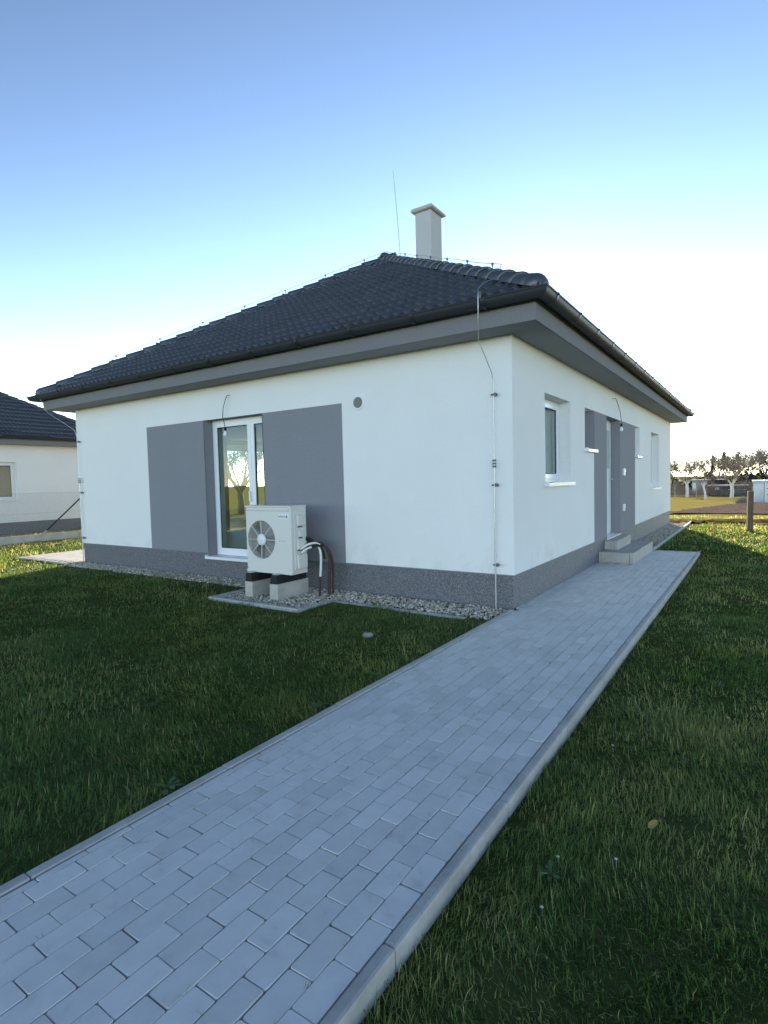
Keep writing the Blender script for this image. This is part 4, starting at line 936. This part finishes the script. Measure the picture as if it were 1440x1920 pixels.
def brushpile():
    V_, F_ = [], []; r = random.Random(9)
    for i in range(1400):
        a = r.uniform(0, 6.28); rr = math.sqrt(r.random()); c = Vector((.42*rr*math.cos(a), .5*rr*math.sin(a), .5*(1-rr*rr)*r.random())); u = Vector((r.gauss(0, .13), r.gauss(0, .13), r.gauss(.03, .08))); s = Vector((.008, .006, .004)); k = len(V_); V_ += [tuple(c-s), tuple(c+s), tuple(c+u)]; F_.append((k, k+1, k+2))
    me = bpy.data.meshes.new('brush_pile'); me.from_pydata(V_, [], F_); me.materials.append(M['twigfar']); o = link('brush_pile', me); o.location = (1.45, 38.6, -.48); tag(o, 'brown heap of cut brush left of the plastic greenhouse', 'brush pile')
brushpile()

# ------------------------------------------------------------------ lawn blades
def blocked(x, y):
    p = (x > PX0-.012) & (x < PX1+.008) & (y < PY1+.02)
    h = (x > -HW-.05) & (x < .0) & (y > -.05) & (y < HL+.05)
    e = bumps(x*3.1, y*2.3)*.05
    gr = (x > -9.7) & (x < -3.9) & (y > -.13+e) & (y < .1)
    gr |= (x > -3.99) & (x < -2.30-e) & (y > -1.28) & (y < .1)
    gr |= (x > -2.4) & (x < .0) & (y > -.50+e*1.6-.14*np.exp(-((x+.95)/.33)**2)) & (y < .1)
    gr |= (x > -.1) & (x < .585) & (y > 6.4) & (y < 14.4)
    te = (x > -12.1) & (x < -9.7) & (y > -.30)
    tk = (y > 13.8) & (y < 16.0) & (x > -6)
    return p | h | gr | te | tk
def vnoise(x, y, s, seed):
    r = np.random.default_rng(seed); G = r.random((64, 64)); u, v = x*s, y*s; i, j = np.floor(u).astype(int), np.floor(v).astype(int); fu, fv = u-i, v-j; fu = fu*fu*(3-2*fu); fv = fv*fv*(3-2*fv)
    g_ = lambda a, b: G[a % 64, b % 64]
    return (g_(i, j)*(1-fu)+g_(i+1, j)*fu)*(1-fv)+(g_(i, j+1)*(1-fu)+g_(i+1, j+1)*fu)*fv
def blades():
    out = []; az0 = math.atan2(Fv.x, Fv.y)
    for r0, r1, dens, wd, hh in ((.8, 2.6, 16000, .0034, .041), (2.6, 4.2, 9500, .0042, .040), (4.2, 7.5, 4200, .0058, .040), (7.5, 13, 1500, .009, .041), (13, 24, 330, .018, .050)):
        half = rad(52 if r0 < 4 else 42); area = half*(r1*r1-r0*r0); n = int(area*dens)
        # clumped points
        th = RNG.uniform(az0-half, az0+half, n); r = np.sqrt(RNG.uniform(r0*r0, r1*r1, n)); x, y = CAM.x+r*np.sin(th), CAM.y+r*np.cos(th)
        x += RNG.normal(0, .01, n); k = ~blocked(x, y)
        d = .55*vnoise(x, y, 2.3, 1)+.45*vnoise(x, y, 7.5, 2); k &= (RNG.random(n) < np.clip(.28+1.5*(d-.22), .15, 1))
        bare = np.exp(-(((x-1.76)/.14)**2+((y+1.22)/.10)**2)); k &= RNG.random(n) > bare*1.1
        x, y, d = x[k], y[k], d[k]; n = len(x)
        h = hh*RNG.lognormal(0, .33, n)*(.55+.9*d)*np.where(y > 9, .9, 1); w_ = wd*RNG.uniform(.7, 1.3, n); a = RNG.uniform(0, 6.283, n)
        flow = 6.283*vnoise(x, y, 1.4, 5)+RNG.normal(0, 1.0, n); lean = np.clip(RNG.gamma(2.6, .42, n), .05, 2.1)
        dx, dy = np.cos(flow), np.sin(flow); px, py = -dy, dx
        z = gz(x, y)-.006
        tint = np.clip(.32+.60*(vnoise(x, y, 3.2, 3)-.5)+.55*(vnoise(x, y, .9, 4)-.5)+RNG.normal(0, .13, n), 0, 1)
        dry = RNG.random(n) < (.06+.16*sm(.5, .8, vnoise(x, y, 1.7, 9))); tint = np.where(dry, RNG.uniform(.75, 1, n), tint)
        tint = np.clip(tint+.30*sm(7, 12, y)+.12*(x > 1.4)+.34*sm(8.8, 10.5, -x), 0, 1)  # last term puts the sunlit yellow of the left lawn into the tint
        s1, s2 = np.sin(lean*.45), np.sin(np.minimum(lean, 1.75)); c1, c2 = np.cos(lean*.45), np.cos(np.minimum(lean, 1.75))
        B = np.stack([x, y, z], -1); D = np.stack([dx, dy, np.zeros(n)], -1); P_ = np.stack([px, py, np.zeros(n)], -1)*(w_/2)[:, None]; Z = np.array([0, 0, 1.])
        m1 = B+D*(h*.55*s1)[:, None]+Z*(h*.55*c1)[:, None]; tp = m1+D*(h*.55*s2)[:, None]+Z*(h*.55*np.maximum(c2, -.15))[:, None]
        V_ = np.stack([B-P_, B+P_, m1+P_*.8, m1-P_*.8, tp], 1).reshape(-1, 3); o = np.arange(n)[:, None]*5
        T_ = np.concatenate([o+np.array([[0, 1, 2]]), o+np.array([[0, 2, 3]]), o+np.array([[3, 2, 4]])], 1).reshape(-1, 3)
        out.append((V_, T_, np.repeat(tint, 5)))
    r2_ = np.random.default_rng(77); n = 420; col_ = r2_.integers(0, 14, n); yy = r2_.uniform(-5.9, 4.0, n); x = XR-CW*col_+r2_.normal(0, .0015, n); keep_ = r2_.random(n) < np.clip(vnoise(x, yy, 1.3, 21)*2-.9, .05, 1); x, y = np.repeat(x[keep_], 4)+r2_.normal(0, .002, 4*keep_.sum()), np.repeat(yy[keep_], 4)+r2_.normal(0, .006, 4*keep_.sum()); n = len(x)
    h = r2_.uniform(.008, .034, n); a = r2_.uniform(0, 6.283, n); B = np.stack([x, y, np.full(n, -.006)], -1); D = np.stack([np.cos(a), np.sin(a), np.zeros(n)], -1); P_ = np.stack([-np.sin(a), np.cos(a), np.zeros(n)], -1)*.0011
    m1 = B+D*(h*.25)[:, None]+np.array([0, 0, 1.])*(h*.5)[:, None]; tp = m1+D*(h*.5)[:, None]+np.array([0, 0, 1.])*(h*.3)[:, None]; V_ = np.stack([B-P_, B+P_, m1+P_*.8, m1-P_*.8, tp], 1).reshape(-1, 3); o = np.arange(n)[:, None]*5
    out.append((V_, np.concatenate([o+np.array([[0, 1, 2]]), o+np.array([[0, 2, 3]]), o+np.array([[3, 2, 4]])], 1).reshape(-1, 3), np.repeat(r2_.uniform(.3, .95, n), 5)))
    V_, T_, t_ = [], [], []; b = 0
    for v, f, t in out: V_.append(v); T_.append(f+b); t_.append(t); b += len(v)
    o = np_mesh('grass', np.concatenate(V_), np.concatenate(T_), 'grass')
    at = o.data.attributes.new('tint', 'FLOAT', 'POINT'); at.data.foreach_set('value', np.concatenate(t_).astype(np.float32)); tag(o, 'dark green lawn grass blades around the house and path', kind='stuff')
    print('blades', b//5)
blades()
# small things in the lawn
def rosette(x, y, s, seed, label):
    r = random.Random(seed); mb = MB()
    for k in range(8):
        a = 2*math.pi*k/8+r.uniform(-.3, .3); d = Vector((math.cos(a), math.sin(a), 0)); p = Vector((-d.y, d.x, 0)); ln = s*r.uniform(.7, 1.2); el = r.uniform(.25, .9)
        pts = [(0, .10), (.3, .16), (.5, .13), (.62, .24), (.85, .20), (1, .02)]; vs = []
        for t_, w_ in pts: c = d*ln*t_*math.cos(el*(1-.6*t_))+Vector((0, 0, ln*(math.sin(el)*t_-.35*t_*t_)+.012)); vs += [c-p*w_*ln*.55, c+Vector((0, 0, -.004)), c+p*w_*ln*.55]
        mb.add(vs, [(i*3+j, i*3+j+1, i*3+j+4, i*3+j+3) for i in range(5) for j in range(2)], True)
    o = mb.build('dandelion_plant', 'weed'); o.location = (x, y, float(gz(x, y))+.015); tag(o, label, 'weed', 'broad leaved weeds in the lawn')
rosette(-.13, -4.62, .085, 1, 'broad leaved weed at the left path edge near the bottom corner')
rosette(-.14, -3.42, .075, 2, 'broad leaved weed at the left path edge, halfway up the lawn')
rosette(-.22, -1.35, .06, 3, 'small pale weed at the left path edge close to the gravel')
rosette(1.72, -4.15, .06, 4, 'small leafy weed in the right lawn near the front kerb')
rosette(-1.2, -4.0, .06, 5, 'small leafy weed in the left foreground lawn')
lf = MB(); lf.add([(-.05, 0, 0), (-.02, .024, .006), (.025, .02, .004), (.05, 0, .012), (.025, -.02, .008), (-.02, -.024, .003), (0, 0, -.004)], [(0, 6, 1), (1, 6, 2), (2, 6, 3), (3, 6, 4), (4, 6, 5), (5, 6, 0)], True); o = lf.build('fallen_leaf', 'deadleaf'); o.location = (2.02, -3.62, float(gz(2.02, -3.62))+.05); o.rotation_euler = (.5, -.4, .9); o.scale = (.6, .6, .6); tag(o, 'dry yellow brown leaf lying on the right lawn', 'leaf')
def daisy(x, y, label):
    mb = MB()
    for k in range(9):
        a = 2*math.pi*k/9; d = Vector((math.cos(a), math.sin(a), .15)); p = Vector((-d.y, d.x, 0)); mb.add([d*.003-p*.0015, d*.011-p*.0025, d*.013, d*.011+p*.0025, d*.003+p*.0015], [(0, 1, 2, 3, 4)])
    mb.tube([(0, 0, 0), (.004, 0, -.05)], .001, 4); o = mb.build('daisy', 'petal'); o.location = (x, y, float(gz(x, y))+.040); o.scale = (.62, .62, .8); tag(o, label, 'flower', 'white daisies in the right lawn')
for x, y, lab in ((1.72, -4.05, 'white daisy in the right lawn nearest the kerb, left of the others'), (1.93, -3.95, 'white daisy below the dry leaf on the right lawn'), (1.75, -4.35, 'white daisy in the lowest part of the right lawn'), (2.25, -2.1, 'white daisy in the far right lawn by the frame edge'), (1.70, -2.9, 'white daisy near the middle of the right kerb')): daisy(x, y, lab)
sb = bmesh.new(); bmesh.ops.create_icosphere(sb, subdivisions=2, radius=1)
for v in sb.verts: v.co = Vector((v.co.x*.06*(1+random.uniform(-.1, .1)), v.co.y*.06, v.co.z*.035*(1+random.uniform(-.2, .2))))
me = bpy.data.meshes.new('stone'); sb.to_mesh(me); sb.free(); o = link('stone', me, None, ['stone']); sx_, sy_ = -.90, -1.75; o.location = (sx_, sy_, float(gz(sx_, sy_))+.018); o.rotation_euler = (0, 0, .6); tag(o, 'flat half buried stone in the left lawn before the gravel strip', 'stone')
